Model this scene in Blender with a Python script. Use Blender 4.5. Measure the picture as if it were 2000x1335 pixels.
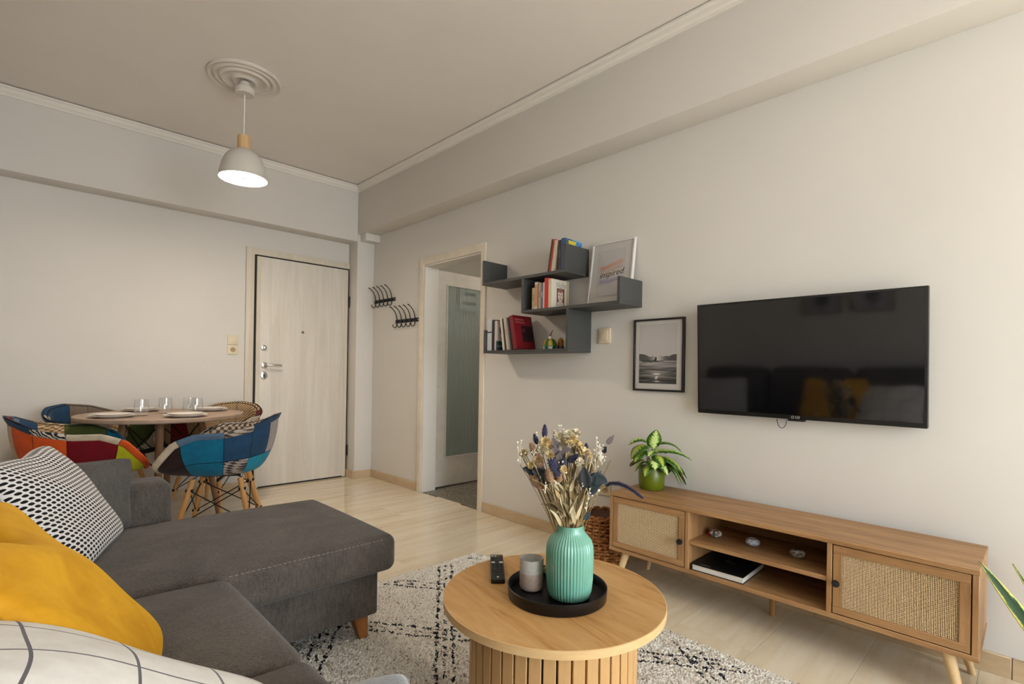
import bpy, bmesh, math, random
import numpy as np
from mathutils import Matrix, Vector
random.seed(7); rng = np.random.default_rng(7)
PI = math.pi
for o in list(bpy.data.objects): bpy.data.objects.remove(o, do_unlink=True)
SC = bpy.context.scene
COL = SC.collection

# ---------------------------------------------------------------- camera
PSI, FPX, CY, ROLL, CAMH = 0.7699, 1003.0, 726.3, 0.0165, 1.05
_fw = np.array([math.sin(PSI), math.cos(PSI), 0.]); _rt = np.array([math.cos(PSI), -math.sin(PSI), 0.])
_c, _s = math.cos(ROLL), math.sin(ROLL)
_R = np.array([[_c, -_s, 0], [_s, _c, 0], [0, 0, 1]]) @ np.array([_rt, [0, 0, -1.], _fw])
cam = bpy.data.cameras.new('camera'); cam_o = bpy.data.objects.new('camera', cam); COL.objects.link(cam_o)
cam.sensor_width = 36.0; cam.lens = FPX / 2000 * 36.0; cam.shift_y = (CY - 667.5) / 2000
cam.clip_start = 0.02
m = Matrix.Identity(4)
for i in range(3):
    m[i][0] = _R[0][i]; m[i][1] = -_R[1][i]; m[i][2] = -_R[2][i]
m[2][3] = CAMH
cam_o.matrix_world = m
SC.camera = cam_o

# ---------------------------------------------------------------- world, daylight, exposure
W = bpy.data.worlds.new('sky'); SC.world = W; W.use_nodes = True
_bg = W.node_tree.nodes['Background']
_bg.inputs[0].default_value = (0.84, 0.93, 1.0, 1); _bg.inputs[1].default_value = 9.5
def portal(name, loc, rot, sx, sy):
    l = bpy.data.lights.new(name, 'AREA'); l.shape = 'RECTANGLE'; l.size = sx; l.size_y = sy
    l.cycles.is_portal = True
    o = bpy.data.objects.new(name, l); COL.objects.link(o); o.location = loc; o.rotation_euler = rot
WIN_X0, WIN_X1, WIN_Z, WIN_Y = -0.10, 2.30, 2.40, -2.60
portal('window_portal', ((WIN_X0 + WIN_X1) / 2, WIN_Y - .12, WIN_Z / 2), (PI / 2, 0, 0), WIN_X1 - WIN_X0, WIN_Z)
_sun = bpy.data.lights.new('sun', 'SUN'); _sun.energy = 9.0; _sun.angle = .01; _sun.color = (1, .98, .94)
_so = bpy.data.objects.new('sun', _sun); COL.objects.link(_so); _so.rotation_euler = (math.radians(22), 0, math.radians(-14))
SC.view_settings.view_transform = 'Standard'; SC.view_settings.look = 'None'
SC.view_settings.gamma = 1.0; SC.view_settings.use_curve_mapping = False
SC.view_settings.exposure = 0.04
SC.cycles.max_bounces = 5; SC.cycles.diffuse_bounces = 3; SC.cycles.glossy_bounces = 2
SC.cycles.transparent_max_bounces = 8; SC.cycles.use_adaptive_sampling = True; SC.cycles.adaptive_threshold = .06; SC.cycles.sample_clamp_indirect = 6.0
SC.cycles.use_denoising = True
SC.cycles.caustics_reflective = False; SC.cycles.caustics_refractive = False

# ---------------------------------------------------------------- helpers: colour and materials
def lin(c):
    return c / 12.92 if c <= .04045 else ((c + .055) / 1.055) ** 2.4
def rgb(r, g, b): return (lin(r / 255), lin(g / 255), lin(b / 255), 1)
class NT:
    def __init__(s, name):
        s.m = bpy.data.materials.new(name); s.m.use_nodes = True
        s.t = s.m.node_tree; s.n = s.t.nodes; s.b = s.n['Principled BSDF']
    def link(s, a, b): s.t.links.new(a, b)
    def put(s, sock, v):
        if isinstance(v, bpy.types.NodeSocket): s.link(v, sock)
        elif isinstance(v, (tuple, list)) and len(v) == 3 and sock.type == 'RGBA': sock.default_value = (*v, 1)
        else: sock.default_value = v
    def node(s, typ, ins=None, **kw):
        n = s.n.new(typ)
        for k, v in kw.items(): setattr(n, k, v)
        for k, v in (ins or {}).items(): s.put(n.inputs[k], v)
        return n
    def coord(s, which='Object', scale=None, rot=(0, 0, 0)):
        c = s.n.new('ShaderNodeTexCoord').outputs[which]
        if scale is None: return c
        return s.node('ShaderNodeMapping', {0: c, 2: rot, 3: scale}).outputs[0]
    def noise(s, vec, scale=5, detail=3, rough=.5, dist=0, out='Fac'):
        return s.node('ShaderNodeTexNoise', {'Vector': vec, 'Scale': scale, 'Detail': detail, 'Roughness': rough, 'Distortion': dist}).outputs[out]
    def math(s, op, a, b=0.0, c=None):
        n = s.node('ShaderNodeMath', {0: a, 1: b}, operation=op)
        if c is not None: s.put(n.inputs[2], c)
        return n.outputs[0]
    def ramp(s, fac, stops):
        n = s.node('ShaderNodeValToRGB', {0: fac}); r = n.color_ramp
        while len(r.elements) < len(stops): r.elements.new(.5)
        for e, (p, c) in zip(r.elements, stops): e.position = p; e.color = c
        return n.outputs[0]
    def mix(s, f, a, b):
        n = s.n.new('ShaderNodeMix'); n.data_type = 'RGBA'
        s.put(n.inputs[0], f); s.put(n.inputs[6], a); s.put(n.inputs[7], b)
        return n.outputs[2]
    def sep(s, v): return s.node('ShaderNodeSeparateXYZ', {0: v}).outputs
    def bump(s, h, strength=.3, dist=.01):
        n = s.node('ShaderNodeBump', {'Height': h, 'Strength': strength, 'Distance': dist})
        s.link(n.outputs[0], s.b.inputs['Normal']); return s
    def done(s, col=None, rough=None, metal=None, spec=None, sheen=None, **kw):
        if col is not None: s.put(s.b.inputs['Base Color'], col)
        if rough is not None: s.put(s.b.inputs['Roughness'], rough)
        if metal is not None: s.put(s.b.inputs['Metallic'], metal)
        if spec is not None: s.put(s.b.inputs['Specular IOR Level'], spec)
        if sheen is not None: s.put(s.b.inputs['Sheen Weight'], sheen)
        for k, v in kw.items(): s.put(s.b.inputs[k], v)
        return s.m
def plain(name, c, rough=.5, metal=0., spec=.5, vary=.06, **kw):
    t = NT(name); v = t.coord('Object')
    d = t.noise(v, 9, 3)
    c2 = tuple(x * (1 - vary) for x in c[:3]) + (1,); c1 = tuple(min(1, x * (1 + vary)) for x in c[:3]) + (1,)
    return t.done(t.ramp(d, [(.3, c2), (.7, c1)]), rough, metal, spec, **kw)
def paint(name, c, bump=.08):
    t = NT(name); v = t.coord('Object')
    d = t.noise(v, 2.2, 4)
    col = t.ramp(d, [(.25, tuple(x * .975 for x in c[:3]) + (1,)), (.75, tuple(min(1, x * 1.02) for x in c[:3]) + (1,))])
    t.bump(t.noise(v, 160, 3), bump, .002)
    return t.done(col, .72, 0, .3)
def wood(name, c1, c2, scale=(1, 1, 1), rough=.45, streak=.8, fine=60, bump=.05, spec=.35):
    """grain runs along the axis with the smallest scale"""
    t = NT(name); v = t.coord('Object', scale)
    a = t.noise(v, 3.0, 6, .6, .6); b = t.noise(v, fine, 4, .7)
    f = t.math('ADD', t.math('MULTIPLY', a, streak), t.math('MULTIPLY', b, 1 - streak))
    cm = tuple((x + y) / 2 for x, y in zip(c1, c2))
    col = t.ramp(f, [(.3, c1), (.5, cm), (.68, c2)])
    t.bump(b, bump, .003)
    return t.done(col, rough, 0, spec)
def fabric(name, c1, c2, scale=1.0, rough=.9, weave=700, blotch=14, bump=.35, sheen=.2):
    t = NT(name); v = t.coord('Object')
    w1 = t.noise(v, weave * scale, 2, .6); w2 = t.noise(v, blotch, 4, .6)
    f = t.math('ADD', t.math('MULTIPLY', w1, .55), t.math('MULTIPLY', w2, .45))
    t.bump(w1, bump, .002)
    return t.done(t.ramp(f, [(.35, c1), (.65, c2)]), rough, 0, .2, sheen)
def attr_mat(name, rough=.6, spec=.3, bump=None, attr='Col', **kw):
    t = NT(name); a = t.node('ShaderNodeAttribute', attribute_name=attr).outputs['Color']
    if bump: t.bump(t.noise(t.coord('Object'), bump, 3), .2, .002)
    return t.done(a, rough, 0, spec, **kw)

# ---------------------------------------------------------------- helpers: meshes and objects
class M:
    """collects verts and faces for ONE mesh object"""
    def __init__(s): s.v = []; s.f = []; s.uv = None
    def add(s, vs, fs):
        k = len(s.v); s.v += [tuple(map(float, p)) for p in vs]; s.f += [tuple(i + k for i in f) for f in fs]; return s
    def box(s, x0, x1, y0, y1, z0, z1):
        return s.add([(x0, y0, z0), (x1, y0, z0), (x1, y1, z0), (x0, y1, z0), (x0, y0, z1), (x1, y0, z1), (x1, y1, z1), (x0, y1, z1)],
                     [(0, 3, 2, 1), (4, 5, 6, 7), (0, 1, 5, 4), (1, 2, 6, 5), (2, 3, 7, 6), (3, 0, 4, 7)])
    def obox(s, c, size, mat=None):
        hx, hy, hz = [q / 2 for q in size]; t = M().box(-hx, hx, -hy, hy, -hz, hz)
        R = mat if mat is not None else Matrix.Identity(3); c = Vector(c)
        return s.add([tuple(R @ Vector(p) + c) for p in t.v], t.f)
    def tube(s, path, r, n=8, cap=True):
        path = [Vector(p) for p in path]; rs = r if isinstance(r, (list, tuple, np.ndarray)) else [r] * len(path)
        k0 = None; rings = []; nrm = None
        for i, p in enumerate(path):
            d = (path[min(i + 1, len(path) - 1)] - path[max(i - 1, 0)]).normalized()
            if nrm is None:
                a = Vector((0, 0, 1)) if abs(d.z) < .9 else Vector((1, 0, 0)); nrm = d.cross(a).normalized()
            else:
                nrm = (nrm - d * nrm.dot(d)).normalized()
            b = d.cross(nrm)
            rings.append([p + (nrm * math.cos(2 * PI * j / n) + b * math.sin(2 * PI * j / n)) * rs[i] for j in range(n)])
        vs = [tuple(q) for ring in rings for q in ring]; fs = []
        for i in range(len(path) - 1):
            for j in range(n):
                a, b_ = i * n + j, i * n + (j + 1) % n; fs.append((a, b_, b_ + n, a + n))
        if cap: fs.append(tuple(reversed(range(n)))); fs.append(tuple((len(path) - 1) * n + j for j in range(n)))
        return s.add(vs, fs)
    def cyl(s, p0, p1, r0, r1=None, n=16): return s.tube([p0, p1], [r0, r0 if r1 is None else r1], n)
    def lathe(s, prof, n=32, c=(0, 0, 0), close=False, flute=None):
        vs = []
        for i, (r, z) in enumerate(prof):
            for j in range(n):
                a = 2 * PI * j / n; rr = r * (flute(j, i) if flute else 1)
                vs.append((c[0] + rr * math.cos(a), c[1] + rr * math.sin(a), c[2] + z))
        fs = []
        for i in range(len(prof) - 1):
            for j in range(n):
                a, b = i * n + j, i * n + (j + 1) % n; fs.append((a, b, b + n, a + n))
        if close:
            for j in range(n):
                i = len(prof) - 1; a, b = i * n + j, i * n + (j + 1) % n; fs.append((a, b, (j + 1) % n, j))
        else:
            if prof[0][0] > 1e-5: fs.append(tuple(reversed(range(n))))
            if prof[-1][0] > 1e-5: fs.append(tuple((len(prof) - 1) * n + j for j in range(n)))
        return s.add(vs, fs)
    def prism(s, poly, axis, a0, a1):
        """extrude a 2-D outline along an axis: 'x' takes (y,z), 'y' takes (x,z), 'z' takes (x,y)"""
        mk = {'x': lambda p, a: (a, p[0], p[1]), 'y': lambda p, a: (p[0], a, p[1]), 'z': lambda p, a: (p[0], p[1], a)}[axis]
        n = len(poly); vs = [mk(p, a0) for p in poly] + [mk(p, a1) for p in poly]
        fs = [(i, (i + 1) % n, n + (i + 1) % n, n + i) for i in range(n)] + [tuple(reversed(range(n))), tuple(range(n, 2 * n))]
        return s.add(vs, fs)
    def grid(s, fn, nu, nv, wrap=False):
        vs = [fn(i / nu, j / nv) for j in range(nv + 1) for i in range(nu + (0 if wrap else 1))]; w = nu + (0 if wrap else 1); fs = []
        for j in range(nv):
            for i in range(nu):
                a = j * w + i; b = j * w + (i + 1) % w; fs.append((a, b, b + w, a + w))
        return s.add(vs, fs)
    def xform(s, mat):
        s.v = [tuple(mat @ Vector(p)) for p in s.v]; return s
    def obj(s, name, mat, parent=None, bevel=0, seg=2, smooth=False, angle=40, solid=0, subsurf=0, loc=None, fix=True):
        me = bpy.data.meshes.new(name); me.from_pydata(s.v, [], s.f)
        if fix or bevel:
            bm = bmesh.new(); bm.from_mesh(me)
            if fix:
                bmesh.ops.remove_doubles(bm, verts=bm.verts, dist=1e-6)
                bmesh.ops.recalc_face_normals(bm, faces=bm.faces)
            if bevel:
                es = [e for e in bm.edges if len(e.link_faces) == 2 and e.calc_face_angle(0) > .5]
                bmesh.ops.bevel(bm, geom=es, offset=bevel, segments=seg, profile=.6, affect='EDGES')
            bm.to_mesh(me); bm.free()
        if smooth or bevel:
            me.shade_smooth(); me.set_sharp_from_angle(angle=math.radians(angle))
        o = bpy.data.objects.new(name, me); COL.objects.link(o); me.materials.append(mat)
        if parent is not None: o.parent = parent
        if loc is not None: o.location = loc
        if solid:
            md = o.modifiers.new('solid', 'SOLIDIFY'); md.thickness = solid; md.offset = 0
        if subsurf:
            md = o.modifiers.new('sub', 'SUBSURF'); md.levels = subsurf; md.render_levels = subsurf
        return o
def thing(name, label, cat, loc=(0, 0, 0), rz=0., group=None):
    o = bpy.data.objects.new(name, None); COL.objects.link(o); o.location = loc; o.rotation_euler = (0, 0, rz)
    o.empty_display_size = .05
    return tag(o, label, cat, group)
def tag(o, label=None, cat=None, group=None, kind=None):
    if label: o['label'] = label
    if cat: o['category'] = cat
    if group: o['group'] = group
    if kind: o['kind'] = kind
    return o
def struct(o, label=None): return tag(o, label, kind='structure')
def share(o, name=None, loc=(0, 0, 0), parent=None, mat=None):
    c = o.copy(); COL.objects.link(c); c.location = loc; c.parent = parent
    if name: c.name = name
    return c
def text_mesh(txt, size, shear=0.0, depth=.0004, spacing=1.0):
    cu = bpy.data.curves.new('lettering', 'FONT'); cu.body = txt; cu.size = size; cu.shear = shear; cu.extrude = depth
    cu.align_x = 'CENTER'; cu.align_y = 'CENTER'; cu.space_character = spacing; cu.resolution_u = 3
    o = bpy.data.objects.new('lettering', cu); COL.objects.link(o)
    dg = bpy.context.evaluated_depsgraph_get(); me = bpy.data.meshes.new_from_object(o.evaluated_get(dg))
    bpy.data.objects.remove(o, do_unlink=True); bpy.data.curves.remove(cu)
    return me
def text_part(txt, size, mat, parent, M4, name='lettering', shear=0.0, depth=.0004, spacing=1.0):
    me = text_mesh(txt, size, shear, depth, spacing); me.transform(M4); me.materials.append(mat)
    o = bpy.data.objects.new(name, me); COL.objects.link(o); o.parent = parent; return o
def basis(ex, ey, ez, o=(0, 0, 0)):
    m = Matrix.Identity(4)
    for i in range(3): m[i][0] = ex[i]; m[i][1] = ey[i]; m[i][2] = ez[i]; m[i][3] = o[i]
    return m
def print_sheet(name, M4, w, h, nx, ny, fn, mat, parent):
    """a flat print: a sheet w x h in the local xy plane, coloured point by point by fn(u,v) -> sRGB 0..255"""
    u, v = np.meshgrid(np.linspace(0, 1, nx), np.linspace(0, 1, ny))
    P = [tuple(M4 @ Vector(((a - .5) * w, (b - .5) * h, 0))) for a, b in zip(u.ravel(), v.ravel())]
    F = [(j * nx + i, j * nx + i + 1, (j + 1) * nx + i + 1, (j + 1) * nx + i) for j in range(ny - 1) for i in range(nx - 1)]
    me = bpy.data.meshes.new(name); me.from_pydata(P, [], F)
    c = np.asarray(fn(u, v), float).reshape(-1, 3) / 255.0
    c = np.where(c <= .04045, c / 12.92, ((np.clip(c, 0, 1) + .055) / 1.055) ** 2.4)
    a = me.color_attributes.new('Col', 'FLOAT_COLOR', 'POINT'); a.data.foreach_set('color', np.hstack([c, np.ones((len(c), 1))]).astype(np.float32).ravel())
    me.materials.append(mat); o = bpy.data.objects.new(name, me); COL.objects.link(o); o.parent = parent; return o
def rbox(size, r, seg=4, inner=6, puff=0.0, sag=0.0):
    """rounded upholstery block centred on the origin; puff swells the top face"""
    h = [q / 2 for q in size]
    def axis(k):
        e = h[k] - r; a = [-h[k] + r * (1 - math.cos(i / seg * PI / 2)) for i in range(seg)]
        mid = list(np.linspace(-e, e, inner + 1)); return a + mid + [-q for q in reversed(a)]
    ax = [axis(k) for k in range(3)]; mm = M(); idx = {}
    def vid(i, j, k):
        key = (i, j, k)
        if key not in idx:
            q = np.array([ax[0][i], ax[1][j], ax[2][k]]); c = np.clip(q, [-(t - r) for t in h], [t - r for t in h]); d = q - c
            L = np.linalg.norm(d)
            if L > 1e-9: q = c + d / L * r
            if puff and q[2] > 0:
                fx = max(0, 1 - (q[0] / h[0]) ** 2); fy = max(0, 1 - (q[1] / h[1]) ** 2)
                q = q + np.array([0, 0, puff * (fx * fy) ** .6 * (q[2] / h[2])])
            idx[key] = len(mm.v); mm.v.append(tuple(q))
        return idx[key]
    n = [len(a) - 1 for a in ax]
    for (a, b, c) in ((0, 1, 2), (1, 2, 0), (2, 0, 1)):
        for side in (0, n[c]):
            for i in range(n[a]):
                for j in range(n[b]):
                    def g(p, q):
                        t = [0, 0, 0]; t[a] = p; t[b] = q; t[c] = side; return vid(*t)
                    f = (g(i, j), g(i + 1, j), g(i + 1, j + 1), g(i, j + 1)); mm.f.append(f if side else f[::-1])
    return mm
# ---------------------------------------------------------------- placement of the chairs, strength of the lamp
LAMP_DIFF = 95.0
CH_NL = (.275, 3.730, -1.60)     # x, y, turn: a chair faces +y when the turn is 0
CH_NR = (.890, 3.370, 1.10)
CH_FL = (.450, 4.440, -2.45)
CH_FR = (1.070, 4.270, 2.29)
# ================================================================ the setting
XR, YB, XL, YF = 2.537, 4.77, -0.47, WIN_Y
ZC = 2.8136
WALL = paint('wall_paint', rgb(225, 219, 211)); CEIL = paint('ceiling_paint', rgb(240, 232, 225))
TRIMW = paint('white_gloss_trim', rgb(236, 230, 220), .03)
CREAM = plain('cream_enamel', rgb(232, 219, 200), .35)

def marble():
    t = NT('beige_marble'); rnd = t.node('ShaderNodeObjectInfo').outputs['Random']
    off = t.node('ShaderNodeCombineXYZ', {0: t.math('MULTIPLY', rnd, 9), 1: t.math('MULTIPLY', rnd, 31), 2: 0.}).outputs[0]
    v = t.node('ShaderNodeVectorMath', {0: t.coord('Object'), 1: off}, operation='ADD').outputs[0]
    v2 = t.node('ShaderNodeMapping', {0: v, 3: (.55, 5.5, 1)}).outputs[0]
    a = t.noise(v2, 2.4, 7, .62, .5); b = t.noise(v, 34, 4, .6)
    f = t.math('ADD', t.math('ADD', t.math('MULTIPLY', a, .8), t.math('MULTIPLY', b, .12)), t.math('MULTIPLY', rnd, .1))
    col = t.ramp(f, [(.32, rgb(218, 196, 164)), (.46, rgb(233, 215, 185)), (.6, rgb(240, 225, 199)), (.78, rgb(246, 235, 216))])
    rough = t.math('ADD', t.math('MULTIPLY', a, .12), .05)
    return t.done(col, rough, 0, .62)
MARBLE = marble()
GROUT = plain('grout', rgb(212, 196, 170), .8)
fl = struct(M().box(XL, XR + .02, YF, YB, -.06, -.008).obj('floor', GROUT), 'pale beige polished marble floor laid in long slabs')
SL, SWD = 1.0, .305
proto = None; r0 = 0; y = YF
while y < YB - .01:
    w = min(SWD, YB - y) - .0008
    x = XL - (.5 if r0 % 2 else 0.); first = True
    while x < XR - .01:
        a, b = max(x, XL), min(x + SL, XR + .02)
        if b - a > .03: M().box(a + .0004, b - .0004, y, y + w, -.02, 0).obj('marble_slab', MARBLE, fl, fix=False)
        x += SL
    y += SWD; r0 += 1

struct(M().box(XL - .1, XR + .3, YF - .2, YB + .1, ZC, ZC + .12).obj('ceiling', CEIL), 'off white painted ceiling')
# right wall with the doorway, one outline
DY0, DY1, DZ = 2.955, 3.725, 1.962
struct(M().prism([(YF - .15, -.06), (DY0, -.06), (DY0, DZ), (DY1, DZ), (DY1, -.06), (YB + .15, -.06), (YB + .15, ZC + .05), (YF - .15, ZC + .05)], 'x', XR, XR + .139).obj('wall_right', WALL), 'pale grey painted wall carrying the television')
struct(M().box(XL - .15, XR + .139, YB, YB + .15, -.06, ZC + .05).obj('wall_back', WALL), 'pale painted wall with the entrance door')
struct(M().box(XL - .15, XL, YF - .15, YB + .15, -.06, ZC + .05).obj('wall_left', WALL), 'pale painted wall behind the sofa')
struct(M().prism([(XL - .15, -.06), (WIN_X0, -.06), (WIN_X0, WIN_Z), (WIN_X1, WIN_Z), (WIN_X1, -.06), (XR + .139, -.06), (XR + .139, ZC + .05), (XL - .15, ZC + .05)], 'y', YF - .15, YF).obj('wall_front', WALL), 'painted wall around the balcony door')
wn = M().prism([(WIN_X0, 0), (WIN_X0 + .06, 0), (WIN_X0 + .06, WIN_Z - .06), (WIN_X1 - .06, WIN_Z - .06), (WIN_X1 - .06, 0), (WIN_X1, 0), (WIN_X1, WIN_Z), (WIN_X0, WIN_Z)], 'y', YF - .10, YF - .04).obj('window_1', TRIMW)
struct(wn, 'white balcony door frame standing open')
struct(M().box(-2.5, 5, -7.5, YF - .151, -.12, -.02).obj('floor', plain('balcony_bounce_tile', rgb(206, 198, 184), .6)), 'unseen pale balcony floor added to bounce sunlight indoors')  # added out of view so its sunlit surface brightens the ceiling
# beams, column
struct(M().box(XL, XR - .179, YB - .176, YB, 2.281, ZC).obj('trim_1', WALL, bevel=.003), 'boxed beam along the entrance wall')
struct(M().box(XR - .179, XR, YF, YB - .1762, 2.352, ZC).obj('trim_2', WALL, bevel=.003), 'boxed beam above the television wall')
struct(M().box(XR - .179, XR, YB - .176, YB, 0, ZC).obj('trim_3', WALL, bevel=.003), 'corner column beside the entrance door')
struct(M().box(XR - .15, XR, YB - .285, YB - .1762, 2.285, 2.352).obj('trim_4', WALL, bevel=.003), 'small block under the beam at the column')
# crown mouldings: an ogee strip hung a crack below the ceiling
def crown(poly_axis, name, a0, a1, base, sgn, lab):
    p = [(0, 0), (.0, -.062), (.008, -.062), (.010, -.048), (.020, -.038), (.024, -.018), (.032, -.012), (.032, 0)]
    pts = [(base + sgn * x, ZC - .006 + z) for x, z in p]
    struct(M().prism(pts, poly_axis, a0, a1).obj(name, TRIMW), lab)
crown('y', 'trim_5', YF, YB - .176 - .034, XR - .179, -1, 'white crown moulding above the television wall beam')
crown('x', 'trim_6', XL, XR - .179 - .0, YB - .176, -1, 'white crown moulding above the entrance wall beam')

# baseboards of short stone tiles
def stone():
    t = NT('baseboard_stone'); v = t.coord('Object', (1, 1, 4)); rnd = t.node('ShaderNodeObjectInfo').outputs['Random']
    a = t.noise(v, 7, 5, .6, .4)
    f = t.math('ADD', t.math('MULTIPLY', a, .85), t.math('MULTIPLY', rnd, .15))
    return t.done(t.ramp(f, [(.3, rgb(196, 168, 132)), (.7, rgb(216, 192, 158))]), .3, 0, .5)
STONE = stone()
def baseboard(name, lab, runs):
    bs = bpy.data.objects.new(name, None); COL.objects.link(bs); struct(bs, lab)
    for (ax, c, s, a0, a1, joints) in runs:
        cuts = [a0] + sorted(j for j in joints if a0 < j < a1) + [a1]
        for p, q in zip(cuts[:-1], cuts[1:]):
            lo, hi = min(c, c + s * .012), max(c, c + s * .012)
            b = M().box(lo, hi, p + .001, q - .001, 0, .074) if ax == 'y' else M().box(p + .001, q - .001, lo, hi, 0, .074)
            b.obj('baseboard_tile', STONE, bs, bevel=.0015, seg=1)
J = [2.541 + .62 * k for k in range(-9, 5)]
baseboard('baseboard_right', 'beige stone baseboard under the television wall', [('y', XR, -1, YF, 2.906, J), ('y', XR, -1, 3.772, YB - .190, J), ('x', YB - .176, -1, XR - .179, XR, []), ('y', XR - .179, -1, YB - .176, YB - .001, [])])
baseboard('baseboard_back', 'beige stone baseboard under the entrance wall', [('x', YB, -1, XL, 1.405, [-.1, .5, 1.1])])
baseboard('baseboard_left', 'beige stone baseboard behind the sofa', [('y', XL, 1, YF, YB - .02, J)])

# ---------------------------------------------------------------- entrance door
DWOOD = wood('bleached_oak_laminate', rgb(216, 205, 190), rgb(236, 229, 218), (5, 5, .35), .5, .75, 30, .03, .3)
DWOOD2 = wood('bleached_oak_frame', rgb(212, 200, 180), rgb(230, 220, 203), (6, 6, .5), .5, .8)
BLACKGAP = plain('black_rubber', rgb(26, 20, 14), .7)
CHROME = NT('brushed_steel').done(rgb(214, 212, 208), .28, 1.0)
BLACKM = plain('black_metal', rgb(24, 22, 21), .45, .3)
d1 = bpy.data.objects.new('door_1', None); COL.objects.link(d1); d1.location = (1.925, YB, 0); struct(d1, 'bleached oak entrance door with black edge')
lx = lambda x: x - 1.925
M().prism([(lx(1.418), 0), (lx(1.484), 0), (lx(1.484), 2.034), (lx(2.357), 2.034), (lx(2.357), 2.09), (lx(1.418), 2.09)], 'y', -.022, 0).obj('door_casing', DWOOD2, d1, bevel=.003)
M().box(lx(1.484), lx(2.357), -.012, -.001, 0, 2.034).obj('door_seal', BLACKGAP, d1)
leaf = M().box(lx(1.502), lx(2.340), -.026, -.0125, .014, 2.021).obj('door_leaf', DWOOD, d1, bevel=.002)
M().box(lx(1.502), lx(1.534), -.030, -.0262, .006, 2.018).obj('edge_strip', DWOOD2, leaf)
M().box(lx(2.308), lx(2.340), -.030, -.0262, .006, 2.018).obj('edge_strip', DWOOD2, leaf)
def rose(x, z, r, sx=1.0, sz=1.0, t=.008):
    mm = M().lathe([(r * .2, 0), (r, 0), (r, t * .7), (r * .85, t), (r * .1, t)], 28)
    return mm.xform(Matrix.Translation((lx(x), -.026, z)) @ Matrix.Rotation(PI / 2, 4, 'X') @ Matrix.Diagonal((sx, sz, 1, 1)))
hd = rose(1.573, 1.074, .026).obj('door_handle', CHROME, leaf, smooth=True)
M().tube([(lx(1.573), -.032, 1.074), (lx(1.573), -.070, 1.074), (lx(1.585), -.078, 1.074), (lx(1.64), -.080, 1.077), (lx(1.705), -.078, 1.075)], [.010, .010, .010, .009, .008], 10).obj('lever', CHROME, hd, smooth=True)
lk = rose(1.570, .985, .028, 1, 1.28).obj('lock_plate', CHROME, leaf, smooth=True)
M().box(lx(1.570) - .005, lx(1.570) + .005, -.036, -.0335, .965, .985).obj('keyhole', BLACKGAP, lk)
M().cyl((lx(1.570), -.036, .990), (lx(1.570), -.0335, .990), .008, None, 12).obj('keyhole', BLACKGAP, lk)
tl = rose(1.566, 1.227, .024).obj('lock_knob', CHROME, leaf, smooth=True)
M().lathe([(.010, 0), (.015, .004), (.015, .014), (.010, .018), (.001, .018)], 16).xform(Matrix.Translation((lx(1.572), -.034, 1.227)) @ Matrix.Rotation(PI / 2, 4, 'X')).obj('thumb_turn', CHROME, tl, smooth=True)
pp = rose(1.905, 1.384, .014, t=.006).obj('peephole', CHROME, leaf, smooth=True)
M().cyl((lx(1.905), -.0335, 1.384), (lx(1.905), -.0322, 1.384), .006, None, 12).obj('lens', BLACKGAP, pp)
for z in (1.712, .26): M().cyl((lx(2.349), -.034, z - .05), (lx(2.349), -.034, z + .05), .010, None, 12).obj('hinge', BLACKM, d1, smooth=True)

# ---------------------------------------------------------------- doorway, open glazed door, hall behind it
d2 = bpy.data.objects.new('door_2', None); COL.objects.link(d2); d2.location = (XR, (DY0 + DY1) / 2, 0); struct(d2, 'cream door frame with an open glazed door')
ly = lambda y: y - (DY0 + DY1) / 2
M().prism([(ly(DY0 - .047), 0), (ly(DY0 + .004), 0), (ly(DY0 + .004), DZ - .004), (ly(DY1 - .004), DZ - .004), (ly(DY1 - .004), 0), (ly(DY1 + .052), 0), (ly(DY1 + .052), DZ + .06), (ly(DY0 - .047), DZ + .06)], 'x', -.016, 0).obj('door_casing', CREAM, d2, bevel=.004)
M().box(0, .139, ly(DY1 - .016), ly(DY1 - .0005), 0, DZ - .0005).obj('door_jamb', TRIMW, d2)
M().box(0, .139, ly(DY0 + .0005), ly(DY0 + .016), 0, DZ - .0005).obj('door_jamb', TRIMW, d2)
M().box(0, .139, ly(DY0 + .016), ly(DY1 - .016), DZ - .016, DZ - .0005).obj('door_jamb', TRIMW, d2)
LEAFW = plain('white_lacquer', rgb(228, 220, 208), .4)
# leaf opened square to the wall, hinged on the far jamb
LY0, LY1, LX0, LX1 = 3.752, 3.792, .150, .150 + .74
lf = M().prism([(LX0, .012), (LX1, .012), (LX1, 1.948), (LX0, 1.948), (LX0, .9), (LX0 + .115, .9), (LX0 + .115, 1.835), (LX1 - .115, 1.835), (LX1 - .115, .262), (LX0 + .115, .262), (LX0 + .115, .899), (LX0, .899)], 'y', ly(LY0), ly(LY1)).obj('door_leaf', LEAFW, d2)
def ribglass():
    t = NT('ribbed_glass'); o = t.n['Material Output']
    tr = t.node('ShaderNodeBsdfTransparent', {0: rgb(222, 232, 230)}).outputs[0]
    df = t.node('ShaderNodeBsdfDiffuse', {0: rgb(206, 220, 218)}).outputs[0]
    gl = t.node('ShaderNodeBsdfGlossy', {0: (1, 1, 1, 1), 'Roughness': .08}).outputs[0]
    tl_ = t.node('ShaderNodeBsdfTranslucent', {0: rgb(214, 228, 226)}).outputs[0]
    m1 = t.node('ShaderNodeMixShader', {0: .5, 1: df, 2: tl_}).outputs[0]
    m2 = t.node('ShaderNodeMixShader', {0: .48, 1: m1, 2: tr}).outputs[0]
    fr = t.math('ADD', t.math('MULTIPLY', t.math('POWER', t.node('ShaderNodeLayerWeight', {0: .5}).outputs['Facing'], 4.0), .85), .035)
    m3 = t.node('ShaderNodeMixShader', {0: fr, 1: m2, 2: gl}).outputs[0]
    t.link(m3, o.inputs[0]); return t.m
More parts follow.
